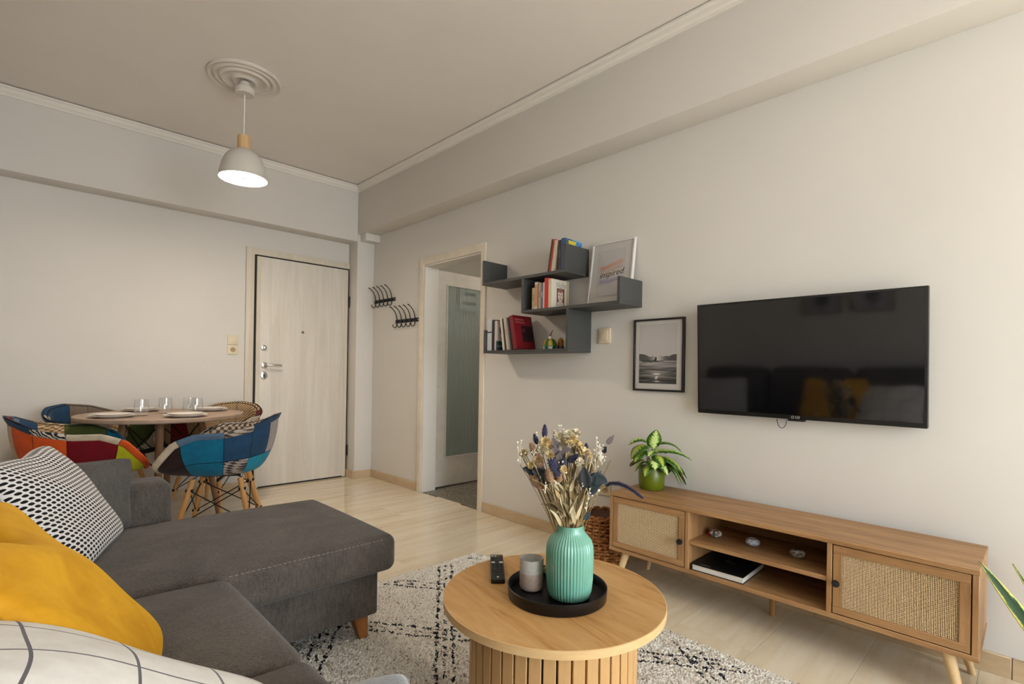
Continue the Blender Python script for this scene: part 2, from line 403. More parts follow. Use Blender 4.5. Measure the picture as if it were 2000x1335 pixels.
gx0, gx1 = LX0 + .115, LX1 - .115; nr = 30
def ribs(u, v):
    x = gx0 + (gx1 - gx0) * u; k = abs(math.sin(PI * u * nr)) ** .7
    return (x, ly(LY0) + .016 - .004 * k, .262 + v * (1.835 - .262))
M().grid(ribs, nr * 6, 1).obj('ribbed_glass', ribglass(), lf, smooth=True, angle=60)
BEAD = LEAFW
for (a, b, c, d) in ((gx0, gx0 + .012, .262, 1.835), (gx1 - .012, gx1, .262, 1.835), (gx0 + .012, gx1 - .012, .262, .274), (gx0 + .012, gx1 - .012, 1.823, 1.835)):
    M().box(a, b, ly(LY0) - .004, ly(LY0) + .010, c, d).obj('glazing_bead', BEAD, lf)
for z in (.25, 1.0, 1.72): M().cyl((LX0 - .006, ly(LY0) + .004, z - .045), (LX0 - .006, ly(LY0) + .004, z + .045), .007, None, 10).obj('hinge', CHROME, lf, smooth=True)
# hall
HX1, HY0, HY1, HZ = 4.35, 2.2, 4.45, 2.5
HALLP = paint('hall_paint', rgb(200, 196, 186))
def terrazzo():
    t = NT('terrazzo'); v = t.coord('Object')
    c = t.node('ShaderNodeTexVoronoi', {'Vector': v, 'Scale': 95.0}).outputs
    g = t.node('ShaderNodeSeparateColor', {0: c['Color']}).outputs[0]
    return t.done(t.ramp(g, [(.0, rgb(70, 64, 54)), (.35, rgb(112, 104, 90)), (.6, rgb(150, 140, 124)), (.85, rgb(92, 84, 70)), (1., rgb(190, 182, 166))]), .35)
struct(M().box(XR + .02, HX1, HY0, HY1, -.06, -.001).obj('floor', terrazzo()), 'speckled grey terrazzo hall floor')
struct(M().box(XR + .139, HX1 + .1, HY1, HY1 + .1, -.06, HZ).obj('wall_hall_back', HALLP), 'hall wall behind the glazed door')
struct(M().box(XR + .139, HX1 + .1, HY0 - .1, HY0, -.06, HZ).obj('wall_hall_front', HALLP), 'near wall of the hall')
struct(M().prism([(HY0 - .1, -.06), (HY1 + .1, -.06), (HY1 + .1, HZ), (HY0 - .1, HZ), (HY0 - .1, 2.1), (2.85, 2.1), (2.85, 1.5), (2.55, 1.5), (2.55, 2.099), (HY0 - .1, 2.099)], 'x', HX1, HX1 + .1).obj('wall_hall_end', HALLP), 'end wall of the hall with a small window')
struct(M().box(XR + .139, HX1 + .1, HY0 - .1, HY1 + .1, HZ, HZ + .1).obj('ceiling', HALLP), 'hall ceiling')
portal('hall_portal', (HX1 + .12, 2.7, 1.8), (0, PI / 2, 0), .6, .3)
gl_ = thing('hall_fill_globe', 'unseen globe light added to brighten the hall', 'lamp', (3.75, 3.15, HZ))  # added out of view to warm and brighten the hall and open leaf
_t = NT('warm_fill_globe'); _gm = _t.done((1, .9, .76, 1), .4, 0, .3, **{'Emission Color': (1, .86, .70, 1), 'Emission Strength': 36.0})
M().lathe([(0, -.17), (.045, -.16), (.075, -.13), (.085, -.09), (.075, -.05), (.045, -.02)], 24).obj('globe', _gm, gl_, smooth=True)
M().cyl((0, 0, -.022), (0, 0, 0), .05, None, 24).obj('base', TRIMW, gl_, smooth=True)
# fuse box seen through the glass
fb = thing('fuse_box', 'white fuse box with two rows of breakers behind the ribbed glass door', 'fuse box', (3.60, HY1, 1.714))
FBW = plain('fuse_box_white', rgb(225, 224, 216), .5)
M().box(-.14, .14, -.05, 0, 0, .26).obj('body', FBW, fb, bevel=.004)
SMOKE = plain('smoked_plastic', rgb(40, 62, 54), .3)
for z in (.15, .045):
    w_ = M().box(-.095, .095, -.054, -.0502, z, z + .065).obj('breaker_window', FBW, fb)
    for k in range(9): M().box(-.085 + k * .019, -.070 + k * .019, -.060, -.0542, z + .016, z + .05).obj('breaker', SMOKE, w_)

# ---------------------------------------------------------------- switches and sockets on the walls
IVORY = plain('ivory_plastic', rgb(228, 212, 180), .4); DARKH = plain('socket_hole', rgb(60, 48, 36), .7)
def plate(o, nrm, w, h, t=.009):
    """a wall plate centred on the thing's origin, facing -y in its local frame"""
    return M().box(-w / 2, w / 2, -t, 0, -h / 2, h / 2).obj('plate', IVORY, o, bevel=.003)
def socket_face(o, cz=0, cx=0):
    f = M().lathe([(.0, .004), (.019, .004), (.021, .0)], 24).xform(Matrix.Translation((cx, -.013, cz)) @ Matrix.Rotation(-PI / 2, 4, 'X')).obj('socket_well', plain('ivory_shadow', rgb(176, 150, 112), .5), o, smooth=True)
    for s in (-1, 1): M().cyl((cx + s * .0085, -.0105, cz), (cx + s * .0085, -.0145, cz), .0028, None, 10).obj('pin_hole', DARKH, o)
sw = thing('light_switch', 'ivory light switch beside the entrance door', 'light switch', (1.325, YB, 1.283))
plate(sw, None, .082, .078); M().box(-.028, .028, -.0125, -.0085, -.026, .026).obj('rocker', IVORY, sw, bevel=.0015)
so = thing('wall_socket', 'ivory wall socket under the light switch by the entrance door', 'socket', (1.325, YB, 1.201))
plate(so, None, .082, .078); socket_face(so)
sw2 = thing('light_switch', 'square ivory switch between the dark wall shelf and the surfer picture', 'light switch', (XR, 1.82, 1.276), -PI / 2)
plate(sw2, None, .082, .09, .012); M().box(-.026, .026, -.0165, -.0115, -.028, .028).obj('rocker', IVORY, sw2, bevel=.002)
so2 = thing('wall_socket', 'double ivory socket just above the left end of the rattan cabinet', 'socket', (XR, 1.825, .365), -PI / 2)
plate(so2, None, .125, .078); socket_face(so2, 0, .028); socket_face(so2, 0, -.03)
# ================================================================ sofa
def chenille(name, c1, c2):
    t = NT(name); v = t.coord('Object')
    w1 = t.noise(v, 260, 3, .7); w2 = t.noise(v, 6, 6, .65, .4); w3 = t.noise(t.coord('Object', (1, 1, .2)), 150, 2, .6)
    f = t.math('ADD', t.math('ADD', t.math('MULTIPLY', w1, .42), t.math('MULTIPLY', w2, .36)), t.math('MULTIPLY', w3, .22))
    t.bump(t.math('ADD', w1, w3), .5, .003)
    return t.done(t.ramp(f, [(.36, c1), (.64, c2)]), .9, 0, .15, .15, **{'Sheen Roughness': .5})
SOFA = chenille('grey_chenille', rgb(56, 51, 47), rgb(108, 99, 91))
THREAD = plain('pale_thread', rgb(150, 145, 138), .9)
LEGW = wood('sofa_leg_wood', rgb(136, 82, 40), rgb(178, 116, 64), (3, 3, .5), .4)
sofa = thing('sofa', 'large grey chenille corner sofa with a chaise facing the television', 'sofa', (0, 0, 0))
def block(name, x0, x1, y0, y1, z0, z1, r, puff=0, inner=8, seg=5, parent=None):
    o = rbox((x1 - x0, y1 - y0, z1 - z0), r, seg, inner, puff).obj(name, SOFA, parent or sofa, smooth=True, angle=60)
    o.location = ((x0 + x1) / 2, (y0 + y1) / 2, (z0 + z1) / 2); return o
block('chaise_base', -.30, 1.015, 1.765, 2.425, .115, .300, .012)
block('seat_base', -.30, .42, -.45, 1.762, .115, .300, .012)
ch = block('chaise_cushion', -.155, 1.055, 1.695, 2.44, .292, .428, .035, .022, 14)
s1 = block('seat_cushion', -.155, .475, 1.125, 1.690, .294, .425, .04, .03, 10)
s2 = block('seat_cushion', -.155, .475, .40, 1.120, .294, .425, .04, .03, 10)
s3 = block('seat_cushion', -.155, .475, -.43, .396, .294, .425, .04, .03, 10)
block('arm', -.30, .472, 2.443, 2.63, .115, .588, .045, .0, 8)
block('arm', -.30, .455, -.64, -.455, .115, .600, .045, .0, 8)
block('backrest', -.455, -.30, -.64, 2.63, .115, .70, .05, 0, 10)
for (a, b) in ((-.43, .39), (.405, 1.115), (1.13, 1.80), (1.815, 2.43)):
    o = rbox((.20, b - a, .42), .07, 5, 8, .02).obj('back_cushion', SOFA, sofa, smooth=True, angle=60)
    o.location = (-.232, (a + b) / 2, .635); o.rotation_euler = (0, -.16, 0)
# saddle-stitched seam along the near top edge of the chaise: short stitches in one thread
st = M(); n = 64
for k in range(n):
    xa = -.02 + (1.02 - .0) * k / n + .0
    if xa < .47: continue
    st.cyl((xa, 1.7020, .4175), (xa + .0095, 1.7020, .4175), .0009, None, 5)
tag(st.obj('stitching', THREAD, sofa, fix=False), kind='stuff')
def leg(x, y, lean=0., zb_=0.):
    m_ = M(); a = .03; b = .017
    m_.add([(x - a, y - a, .114), (x + a, y - a, .114), (x + a, y + a, .114), (x - a, y + a, .114), (x - b + lean, y - b, zb_), (x + b + lean, y - b, zb_), (x + b + lean, y + b, zb_), (x - b + lean, y + b, zb_)],
           [(0, 1, 2, 3), (7, 6, 5, 4), (0, 4, 5, 1), (1, 5, 6, 2), (2, 6, 7, 3), (3, 7, 4, 0)])
    m_.obj('leg', LEGW, sofa, bevel=.003)
leg(.965, 1.835, .022, .010); leg(.965, 2.36, .022); leg(.36, -.40, .02); leg(-.24, -.40, -.01); leg(-.24, 2.36, -.01); leg(.36, 1.0, .02)

# ================================================================ scatter cushions
def pillow(name, lab, cat, P, ex, ez, w, h, t, mat, back=None, n=26, pinch=.06, chop=0.0, wr=.012, seed=1, group='cushions on the sofa', fuzz=0):
    """P bottom centre, ex along the bottom edge, ez up the face; front faces ey = ez x ex reversed"""
    ex = Vector(ex).normalized(); ez = (Vector(ez) - ex * Vector(ez).dot(ex)).normalized(); ey = ex.cross(ez).normalized()
    r_ = np.random.default_rng(seed); ph = r_.uniform(0, 6.28, 12); fr = r_.uniform(2, 6, (12, 2)); am = r_.uniform(.3, 1, 12)
    def pt(u, v, side):
        a, b = 2 * u - 1, 2 * v - 1
        k = max(0., (1 - a * a)) ** .5 * max(0., (1 - b * b)) ** .5
        x = a * w / 2 * (1 - pinch * (1 - a * a) * 0 - pinch * (1 - b * b) * 1.0)
        z = b * h / 2 * (1 - pinch * (1 - a * a))
        cr_ = 1 - .07 * (a * a * b * b) ** 3; x *= cr_; z *= cr_
        wv = sum(am[i] * math.sin(fr[i][0] * a + fr[i][1] * b + ph[i]) for i in range(12)) / 6
        edge = min(1, 6 * k)
        y = side * (t / 2 * k ** .75 + wr * wv * edge)
        if chop: z -= chop * math.exp(-(a / .28) ** 2) * max(0, b) ** 2 * h
        return Vector(P) + ex * x + ez * (z + h / 2) + ey * y
    root = thing(name, lab, cat, P, 0, group)
    off = Vector(P)
    for side, mt, nm in ((1, mat, 'front_cover'), (-1, back or mat, 'back_cover')):
        me = bpy.data.meshes.new(nm); vs = []; uv = []
        for j in range(n + 1):
            for i in range(n + 1):
                u = .5 - .5 * math.cos(PI * i / n); v = .5 - .5 * math.cos(PI * j / n)
                vs.append(tuple(pt(u, v, side) - off)); uv.append((u, v))
        fs = [(j * (n + 1) + i, j * (n + 1) + i + 1, (j + 1) * (n + 1) + i + 1, (j + 1) * (n + 1) + i) for j in range(n) for i in range(n)]
        if side < 0: fs = [f[::-1] for f in fs]
        me.from_pydata(vs, [], fs); L = me.uv_layers.new(name='UVMap')
        for lp in me.loops: L.data[lp.index].uv = uv[lp.vertex_index]
        me.shade_smooth(); me.materials.append(mt)
        o = bpy.data.objects.new(nm, me); COL.objects.link(o); o.parent = root
        md = o.modifiers.new('sub', 'SUBSURF'); md.levels = 1; md.render_levels = 1
    pp_ = [tuple(pt(u, v, 0) - off) for u, v in [(i / 24, 0) for i in range(24)] + [(1, i / 24) for i in range(24)] + [(1 - i / 24, 1) for i in range(24)] + [(0, 1 - i / 24) for i in range(24)]]
    M().tube(pp_ + pp_[:1], .0028, 6, False).obj('piping', back or mat, root, smooth=True)
    return root
def dotted():
    t = NT('white_dotted_weave'); uv = t.coord('UV'); x, y, _ = t.sep(uv)
    N_ = 26.
    X = t.math('MULTIPLY', x, N_); Y = t.math('MULTIPLY', y, N_ * 1.15)
    row = t.math('FLOOR', Y); sh = t.math('MULTIPLY', t.math('MODULO', row, 2.), .5)
    a = t.math('SUBTRACT', t.math('FRACT', t.math('ADD', X, sh)), .5); b = t.math('SUBTRACT', t.math('FRACT', Y), .5)
    # leaning oval stitches
    p = t.math('ADD', a, t.math('MULTIPLY', b, .45)); d = t.math('ADD', t.math('POWER', t.math('ABSOLUTE', t.math('DIVIDE', p, .36)), 2.4), t.math('POWER', t.math('ABSOLUTE', t.math('DIVIDE', b, .34)), 2.4))
    m_ = t.math('LESS_THAN', d, 1.0)
    t.bump(t.math('SUBTRACT', 1.0, m_), .5, .004)
    return t.done(t.mix(m_, rgb(232, 226, 222), rgb(28, 25, 26)), .9, 0, .2, .1)
def gridded():
    t = NT('white_windowpane_cloth'); uv = t.coord('UV'); x, y, _ = t.sep(uv)
    n_ = t.noise(t.coord('Object'), 30, 3)
    def line(c, k, o_): return t.math('LESS_THAN', t.math('ABSOLUTE', t.math('SUBTRACT', t.math('FRACT', t.math('ADD', t.math('MULTIPLY', c, k), o_)), .5)), .018)
    m_ = t.math('MAXIMUM', line(x, 4.2, .15), line(y, 4.0, .3))
    t.bump(t.noise(t.coord('Object'), 600, 2), .3, .002)
    base = t.ramp(n_, [(.3, rgb(228, 222, 214)), (.7, rgb(240, 235, 229))])
    return t.done(t.mix(m_, base, rgb(96, 92, 96)), .9, 0, .2, .15)
def velvet(name, c1, c2):
    t = NT(name); v = t.coord('Object'); a = t.noise(v, 9, 4, .6, .5); b = t.noise(v, 500, 2)
    t.bump(b, .15, .002)
    return t.done(t.ramp(a, [(.3, c1), (.7, c2)]), .72, 0, .25, .6, **{'Sheen Roughness': .35, 'Sheen Tint': c2})
PLAINW = fabric('plain_linen', rgb(205, 196, 188), rgb(224, 217, 210))
YEL = velvet('mustard_velvet', rgb(196, 136, 20), rgb(226, 168, 38))
GREYP = chenille('grey_pillow_cloth', rgb(72, 68, 64), rgb(106, 100, 95))
PLUSH = fabric('grey_plush', rgb(74, 74, 76), rgb(112, 112, 114), 1, .95, 300, 30, .6, .8)
pillow('dotted_cushion', 'white cushion with rows of black oval dots leaning on the sofa', 'cushion', (.215, 2.115, .432), (.33, .94, 0), (-.56, 0, .80), .50, .41, .14, dotted(), PLAINW, seed=3, chop=.03)
pillow('yellow_cushion', 'mustard yellow velvet cushion between the dotted and the windowpane cushion', 'cushion', (.215, 1.20, .432), (.06, .99, 0), (-.61, 0, .79), .48, .44, .12, YEL, seed=5, chop=.13, wr=.020)
pillow('windowpane_cushion', 'white cushion with thin dark grid lines nearest the lower left corner', 'cushion', (.335, .80, .430), (.06, .99, 0), (-.845, 0, .535), .43, .54, .14, gridded(), PLAINW, seed=9, chop=.03, wr=.018)
pillow('grey_cushion', 'plain grey cushion tucked between the dotted cushion and the sofa arm', 'cushion', (.150, 2.385, .435), (1, .02, 0), (-.28, .05, .95), .36, .27, .10, GREYP, seed=12)
pillow('plush_cushion', 'fluffy grey plush cushion lying on the seat front edge', 'cushion', (.303, .594, .455), (.94, -.34, 0.05), (.34, .94, .12), .28, .28, .09, PLUSH, seed=15)

# ================================================================ rug
rug = thing('rug', 'cream shaggy rug with dark diamond lattice lines under the coffee table', 'rug', (0, 0, 0))
RX0, RX1, RY0, RY1 = .45, 1.925, -.55, 2.255
M().box(RX0, RX1, RY0, RY1, .0005, .007).obj('backing', plain('rug_backing', rgb(206, 194, 176), .95), rug)
def rug_pile():
    s = .0072
    gx, gy = np.meshgrid(np.arange(RX0 + .004, RX1, s), np.arange(RY0 + .004, RY1, s))
    x = gx.ravel() + rng.uniform(-.42, .42, gx.size) * s; y = gy.ravel() + rng.uniform(-.42, .42, gx.size) * s
    # only the part of the rug near the view gets pile one tuft at a time; it is all that shows
    n1 = np.array([.812, .584]); n2 = np.array([.80, -.60])
    def lines(c, pitch, off, along):
        k = (c - off) / pitch; d = (k - np.round(k)) * pitch
        w = .0046 + .002 * np.sin(along * 91 + np.round(k) * 3) + .0015 * np.sin(along * 210)
        wob = .003 * np.sin(along * 37 + np.round(k) * 7)
        dash = np.sin(along * 150 + 2 * np.sin(along * 31)) > -.86; dot = np.sin(along * 105 + 1.3 * np.sin(along * 17)) > .1
        return ((np.abs(d - .031 - wob) < w) & dash) | ((np.abs(d + .031 + wob) < w) & dash) | ((np.abs(d + wob) < w) & dot)
    p1 = n1[0] * x + n1[1] * y; p2 = n2[0] * x + n2[1] * y
    dark = (lines(p1, .428, 1.957, p2) | lines(p2, .46, .01, p1)) & (x < 1.868) & (y < 2.215)
    n = x.size; h = rng.uniform(.004, .008, n); r = rng.uniform(.0050, .0070, n)
    tx = rng.normal(0, .0050, n); ty = rng.normal(0, .0050, n); a0 = rng.uniform(0, 6.28, n)
    # three-sided tufts
    V = np.zeros((n, 4, 3))
    for k in range(3):
        V[:, k, 0] = x + r * np.cos(a0 + k * 2.0944); V[:, k, 1] = y + r * np.sin(a0 + k * 2.0944); V[:, k, 2] = .0065
    V[:, 3, 0] = x + tx; V[:, 3, 1] = y + ty; V[:, 3, 2] = .0065 + h
    V[:, :, 0] = np.clip(V[:, :, 0], RX0 - .012, RX1 + .012)
    t = rng.uniform(0, 1, n)
    base = np.array([[.97, .92, .84]]) * (1 + rng.uniform(-.10, .12, (n, 1)))
    fleck = t < .05; base[fleck] = np.array([.42, .32, .24]) * (1 + rng.uniform(-.2, .3, (fleck.sum(), 1)))
    mid = (t > .05) & (t < .20); base[mid] = np.array([.86, .78, .68])
    base[dark] = np.array([.018, .022, .03]) * (1 + rng.uniform(-.3, .8, (dark.sum(), 1)))
    for sel, nm in ((~dark, 'pile'), (dark, 'pattern_pile')):
        vv = V[sel]; m_ = len(vv); me = bpy.data.meshes.new(nm)
        me.vertices.add(m_ * 4); me.vertices.foreach_set('co', vv.astype(np.float32).ravel())
        idx = (np.arange(m_)[:, None, None] * 4 + np.array([[0, 1, 3], [1, 2, 3], [2, 0, 3]])[None]).astype(np.int32)
        me.loops.add(m_ * 9); me.loops.foreach_set('vertex_index', idx.ravel())
        me.polygons.add(m_ * 3); me.polygons.foreach_set('loop_start', np.arange(0, m_ * 9, 3, dtype=np.int32))
        me.update(calc_edges=True)
        c = np.ones((m_, 4, 4), np.float32); c[:, :, :3] = base[sel][:, None, :]
        at_ = me.color_attributes.new('Col', 'FLOAT_COLOR', 'POINT'); at_.data.foreach_set('color', c.ravel())
        me.materials.append(TUFT); o = bpy.data.objects.new(nm, me); COL.objects.link(o); o.parent = rug; tag(o, kind='stuff')
TUFT = attr_mat('wool_tuft', .95, .1)
rug_pile()
# ================================================================ coffee table and what stands on it
OAK = wood('golden_oak', rgb(196, 140, 76), rgb(224, 176, 112), (1.1, 9, 1), .42, .72, 22, .04, .4)
def oaktop():
    t = NT('golden_oak_top'); v = t.coord('Object', (1, 1, 1), (0, 0, .16)); v2 = t.node('ShaderNodeMapping', {0: v, 3: (9, 1.2, 1)}).outputs[0]
    a = t.noise(v2, 2.2, 7, .6, 1.6); b = t.noise(t.node('ShaderNodeMapping', {0: v, 3: (140, 6, 1)}).outputs[0], 4, 3, .6)
    w = t.noise(v, 3.2, 2)
    f = t.math('ADD', t.math('ADD', t.math('MULTIPLY', a, .62), t.math('MULTIPLY', b, .2)), t.math('MULTIPLY', w, .18))
    k = t.node('ShaderNodeTexVoronoi', {'Vector': v, 'Scale': 3.1}).outputs[0]
    kn = t.math('LESS_THAN', k, .02)
    col = t.ramp(f, [(.32, rgb(168, 116, 62)), (.45, rgb(204, 154, 94)), (.58, rgb(214, 168, 110)), (.72, rgb(226, 186, 132))])
    col = t.mix(t.math('MULTIPLY', kn, .6), col, rgb(136, 84, 38))
    t.bump(b, .05, .002)
    return t.done(col, .40, 0, .4)
OAKTOP = oaktop(); OAKV = wood('golden_oak_slat', rgb(194, 146, 90), rgb(222, 180, 124), (7, 7, .7), .45, .75, 20, .04, .35)
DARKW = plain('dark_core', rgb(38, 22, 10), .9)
CT = (1.121, .971); TZ = .420
ct = thing('coffee_table', 'round oak coffee table with a drum base of vertical slats', 'table', (*CT, 0))
M().lathe([(.0, TZ - .022), (.3115, TZ - .022), (.3115, TZ), (0, TZ)], 96).obj('tabletop', OAKTOP, ct, smooth=True, angle=30)
M().lathe([(.3117, TZ - .022), (.3137, TZ - .0215), (.3140, TZ - .0010), (.3117, TZ - .0002)], 96, close=True).obj('edge_band', wood('pale_oak_edge', rgb(214, 172, 116), rgb(232, 196, 146), (3, 3, 20), .4), ct, smooth=True, angle=30)
BR = .237
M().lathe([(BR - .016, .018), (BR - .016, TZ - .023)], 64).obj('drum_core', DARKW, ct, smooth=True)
NS = 41; sl = None
for k in range(NS):
    a = 2 * PI * k / NS
    if sl is None:
        sw_ = 2 * PI * BR / NS - .0052
        sl = M().box(BR - .0155, BR, -sw_ / 2, sw_ / 2, .016, TZ - .0225).obj('slat', OAKV, ct, bevel=.0015, seg=1); q = sl
    else: q = share(sl, None, (0, 0, 0), ct)
    q.rotation_euler = (0, 0, a)
TRAYM = plain('black_powder_coat', rgb(24, 22, 22), .38, .4)
tr = thing('tray', 'round black metal tray with a low rim on the coffee table', 'tray', (1.113, .950, TZ))
M().lathe([(0, .0006), (.136, .0006), (.1385, .003), (.1405, .032), (.1385, .0335), (.1365, .032), (.1345, .005), (0, .0045)], 72).obj('tray_body', TRAYM, tr, smooth=True, angle=50)
# vase
def celadon():
    t = NT('mint_glaze'); v = t.coord('Object'); a = t.noise(v, 5, 3)
    return t.done(t.ramp(a, [(.3, rgb(104, 164, 144)), (.7, rgb(126, 182, 162))]), .16, 0, .5, **{'Coat Weight': .5, 'Coat Roughness': .08})
VZ = TZ + .0055; VP = (1.128, .918)
vs = thing('vase', 'mint green ribbed ceramic vase holding the dried bouquet', 'vase', (*VP, VZ))
nf = 46; NV = nf * 6
prof = [(.0, .000), (.050, .000), (.058, .004), (.0625, .020), (.0655, .050), (.0665, .090), (.0668, .125), (.0655, .142), (.060, .158), (.050, .170), (.0425, .178), (.0388, .188), (.0385, .197), (.0388, .2005), (.0365, .2005), (.036, .190), (.040, .172), (.058, .140), (.060, .05), (.045, .01), (0, .008)]
def flute(j, i):
    if 2 <= i <= 10: return 1 - .034 * (1 if 3 <= i <= 9 else .6) * (.5 + .5 * math.cos(2 * PI * j * nf / NV)) ** .7
    return 1
def dense(pr, m_=4):
    out = []
    for (a, b) in zip(pr[:-1], pr[1:]):
        out += [a]
    return out + [pr[-1]]
M().lathe(prof, NV, flute=flute).obj('vase_body', celadon(), vs, smooth=True, angle=70)
# cup
def twotone():
    t = NT('two_tone_stoneware'); z = t.sep(t.coord('Object'))[2]
    k = t.math('GREATER_THAN', z, .050); n_ = t.noise(t.coord('Object'), 120, 3)
    lo = t.ramp(n_, [(.3, rgb(158, 138, 124)), (.7, rgb(178, 158, 144))]); hi = t.ramp(n_, [(.3, rgb(176, 172, 164)), (.7, rgb(190, 186, 178))])
    return t.done(t.mix(k, lo, hi), .5)
cu = thing('cup', 'two tone grey and beige stoneware cup on the black tray', 'cup', (1.083, 1.022, TZ + .0055))
M().lathe([(0, 0), (.027, 0), (.033, .004), (.0345, .012), (.0345, .086), (.0335, .0885), (.0320, .086), (.0315, .014), (.026, .009), (0, .009)], 48).obj('cup_body', twotone(), cu, smooth=True, angle=50)
CREAMF = plain('cream_petal', rgb(226, 206, 160), .9)
def strawhead(root, name, c, r, mat, n=6, k=15, sq=.75):
    """dry everlasting: rings of narrow curled petals round a small rough heart"""
    m_ = M(); rr_ = random.Random(int(abs(c[0] * 9e4 + c[2] * 7e3)))
    for ring in range(n):
        ph = (ring + .4) / n * PI / 2
        for j in range(k):
            a = 2 * PI * j / k + ring * .4 + rr_.uniform(-.2, .2); q = rr_.uniform(.75, 1.15); rr = r * (.30 + .70 * math.cos(ph * .95)) * q; zz = r * sq * math.sin(ph) * rr_.uniform(.8, 1.2)
            d = Vector((math.cos(a), math.sin(a), 0)); t_ = Vector((-d.y, d.x, 0)); up = Vector((0, 0, 1))
            b0 = d * rr * .3 + up * (zz - r * .3); tip = d * rr + up * (zz + r * rr_.uniform(-.1, .2)); wdt = r * .17; md_ = b0.lerp(tip, .6) + up * .14 * r
            m_.add([tuple(b0 - t_ * wdt * .5), tuple(b0 + t_ * wdt * .5), tuple(md_ + t_ * wdt), tuple(tip), tuple(md_ - t_ * wdt)], [(0, 1, 2, 3, 4)])
    m_.lathe([(0, -r * .5), (r * .35, -r * .35), (r * .42, 0), (r * .25, r * .40), (0, r * .5)], 9)
    o = m_.obj(name, mat, root, fix=False); o.location = c; return o
for k, (x, y) in enumerate(((1.188, 1.052), (1.176, 1.010))):
    f_ = thing('flower_head', ['cream dried flower head on the tray nearer the oak rim behind the cup', 'cream dried flower head on the tray squeezed between cup and vase'][k], 'flower', (x, y, TZ + .0055), 0, 'fallen flower heads on the tray')
    strawhead(f_, 'petals', (0, 0, .012), .019, CREAMF)
# remote control
RB = plain('remote_black', rgb(22, 21, 22), .45); BTN = plain('remote_button', rgb(52, 52, 54), .6); WB = plain('button_white', rgb(210, 210, 210), .5)
rc_ang = math.atan2(1.264 - 1.1155, 1.171 - 1.0415)
rc = thing('remote_control', 'black television remote control lying on the coffee table', 'remote', (1.103, 1.190, TZ), rc_ang - PI / 2)
RL, RWd = .192, .042
M().add([(-RWd / 2, -RL / 2, 0), (RWd / 2, -RL / 2, 0), (RWd / 2, RL / 2, 0), (-RWd / 2, RL / 2, 0), (-RWd / 2, -RL / 2, .016), (RWd / 2, -RL / 2, .016), (RWd / 2, RL / 2, .020), (-RWd / 2, RL / 2, .020)], [(0, 3, 2, 1), (4, 5, 6, 7), (0, 1, 5, 4), (1, 2, 6, 5), (2, 3, 7, 6), (3, 0, 4, 7)]).obj('body', RB, rc, bevel=.004, seg=3)
cols = [WB, WB, plain('button_green', rgb(60, 150, 50), .5), plain('button_red', rgb(190, 40, 30), .5)]
for r_ in range(9):
    yy = RL / 2 - .016 - r_ * .0175; zz = .016 + .004 * (yy + RL / 2) / RL
    for c_ in range(4 if r_ == 0 else 3):
        xx = (-.0145 + c_ * .0097) if r_ == 0 else (-.0125 + c_ * .0125)
        mt = cols[c_] if r_ == 0 else (WB if r_ == 3 and c_ != 1 else BTN)
        big = 1.6 if r_ == 3 and c_ != 1 else 1
        M().box(xx - .0035 * big, xx + .0035 * big, yy - .0032 * big, yy + .0032 * big, zz - .001, zz + .0012).obj('button', mt, rc)
M().cyl((0, -RL / 2 + .012, .0155), (0, -RL / 2 + .012, .0173), .0035, None, 14).obj('logo', WB, rc)

# ================================================================ dining table, glasses, plates
ASH = wood('grey_brown_laminate', rgb(158, 132, 112), rgb(182, 156, 134), (1, 7, 1), .5, .75)
ASHL = wood('taupe_leg_wood', rgb(128, 94, 66), rgb(158, 120, 88), (6, 6, .7), .5)
DT = (.722, 4.085); DZT = .734; DR = .472
dt = thing('dining_table', 'round grey brown dining table with four splayed legs', 'table', (*DT, 0))
M().lathe([(0, DZT - .026), (DR - .006, DZT - .026), (DR, DZT - .020), (DR, DZT - .003), (DR - .003, DZT), (0, DZT)], 80).obj('tabletop', ASH, dt, smooth=True, angle=30)
BLK = plain('black_wire', rgb(22, 20, 20), .5, .5)
A0 = 1.309
ft = [(math.cos(A0 + k * PI / 2) * .335, math.sin(A0 + k * PI / 2) * .335) for k in range(4)]; tp = [(x * .62, y * .62) for x, y in ft]
for (a, b), (c, d) in zip(ft, tp):
    M().tube([(a, b, 0), (c, d, DZT - .027)], [.017, .024], 14).obj('leg', ASHL, dt, smooth=True)
def lerp(p, q, t): return tuple(p[i] * (1 - t) + q[i] * t for i in range(len(p)))
for k in range(4):
    a, b, c, d = (*ft[k], 0), (*tp[k], DZT), (*ft[(k + 1) % 4], 0), (*tp[(k + 1) % 4], DZT)
    M().cyl(lerp(a, b, .93), lerp(c, d, .5), .0035, None, 8).obj('wire_brace', BLK, dt)
    M().cyl(lerp(c, d, .93), lerp(a, b, .5), .0035, None, 8).obj('wire_brace', BLK, dt)
def glassy():
    t = NT('clear_glass'); o = t.n['Material Output']
    tr_ = t.node('ShaderNodeBsdfTransparent', {0: (.985, .99, .99, 1)}).outputs[0]
    gl = t.node('ShaderNodeBsdfGlossy', {0: (1, 1, 1, 1), 'Roughness': .03}).outputs[0]
    fr = t.math('POWER', t.node('ShaderNodeLayerWeight', {0: .5}).outputs['Facing'], 3.0)
    t.link(t.node('ShaderNodeMixShader', {0: t.math('ADD', t.math('MULTIPLY', fr, .65), .07), 1: tr_, 2: gl}).outputs[0], o.inputs[0]); return t.m
GLASS = glassy()
CHINA = plain('cream_china', rgb(224, 214, 204), .25)
glz = [((.585, 3.985), 'clear water glass behind the front left dinner plate'), ((.735, 4.105), 'clear water glass standing near the middle of the dining table left of centre'), ((.870, 4.080), 'clear water glass right of the table middle farther from the front right plate'), ((.890, 3.990), 'clear water glass touching the view of the front right dinner plate')]
gp = None
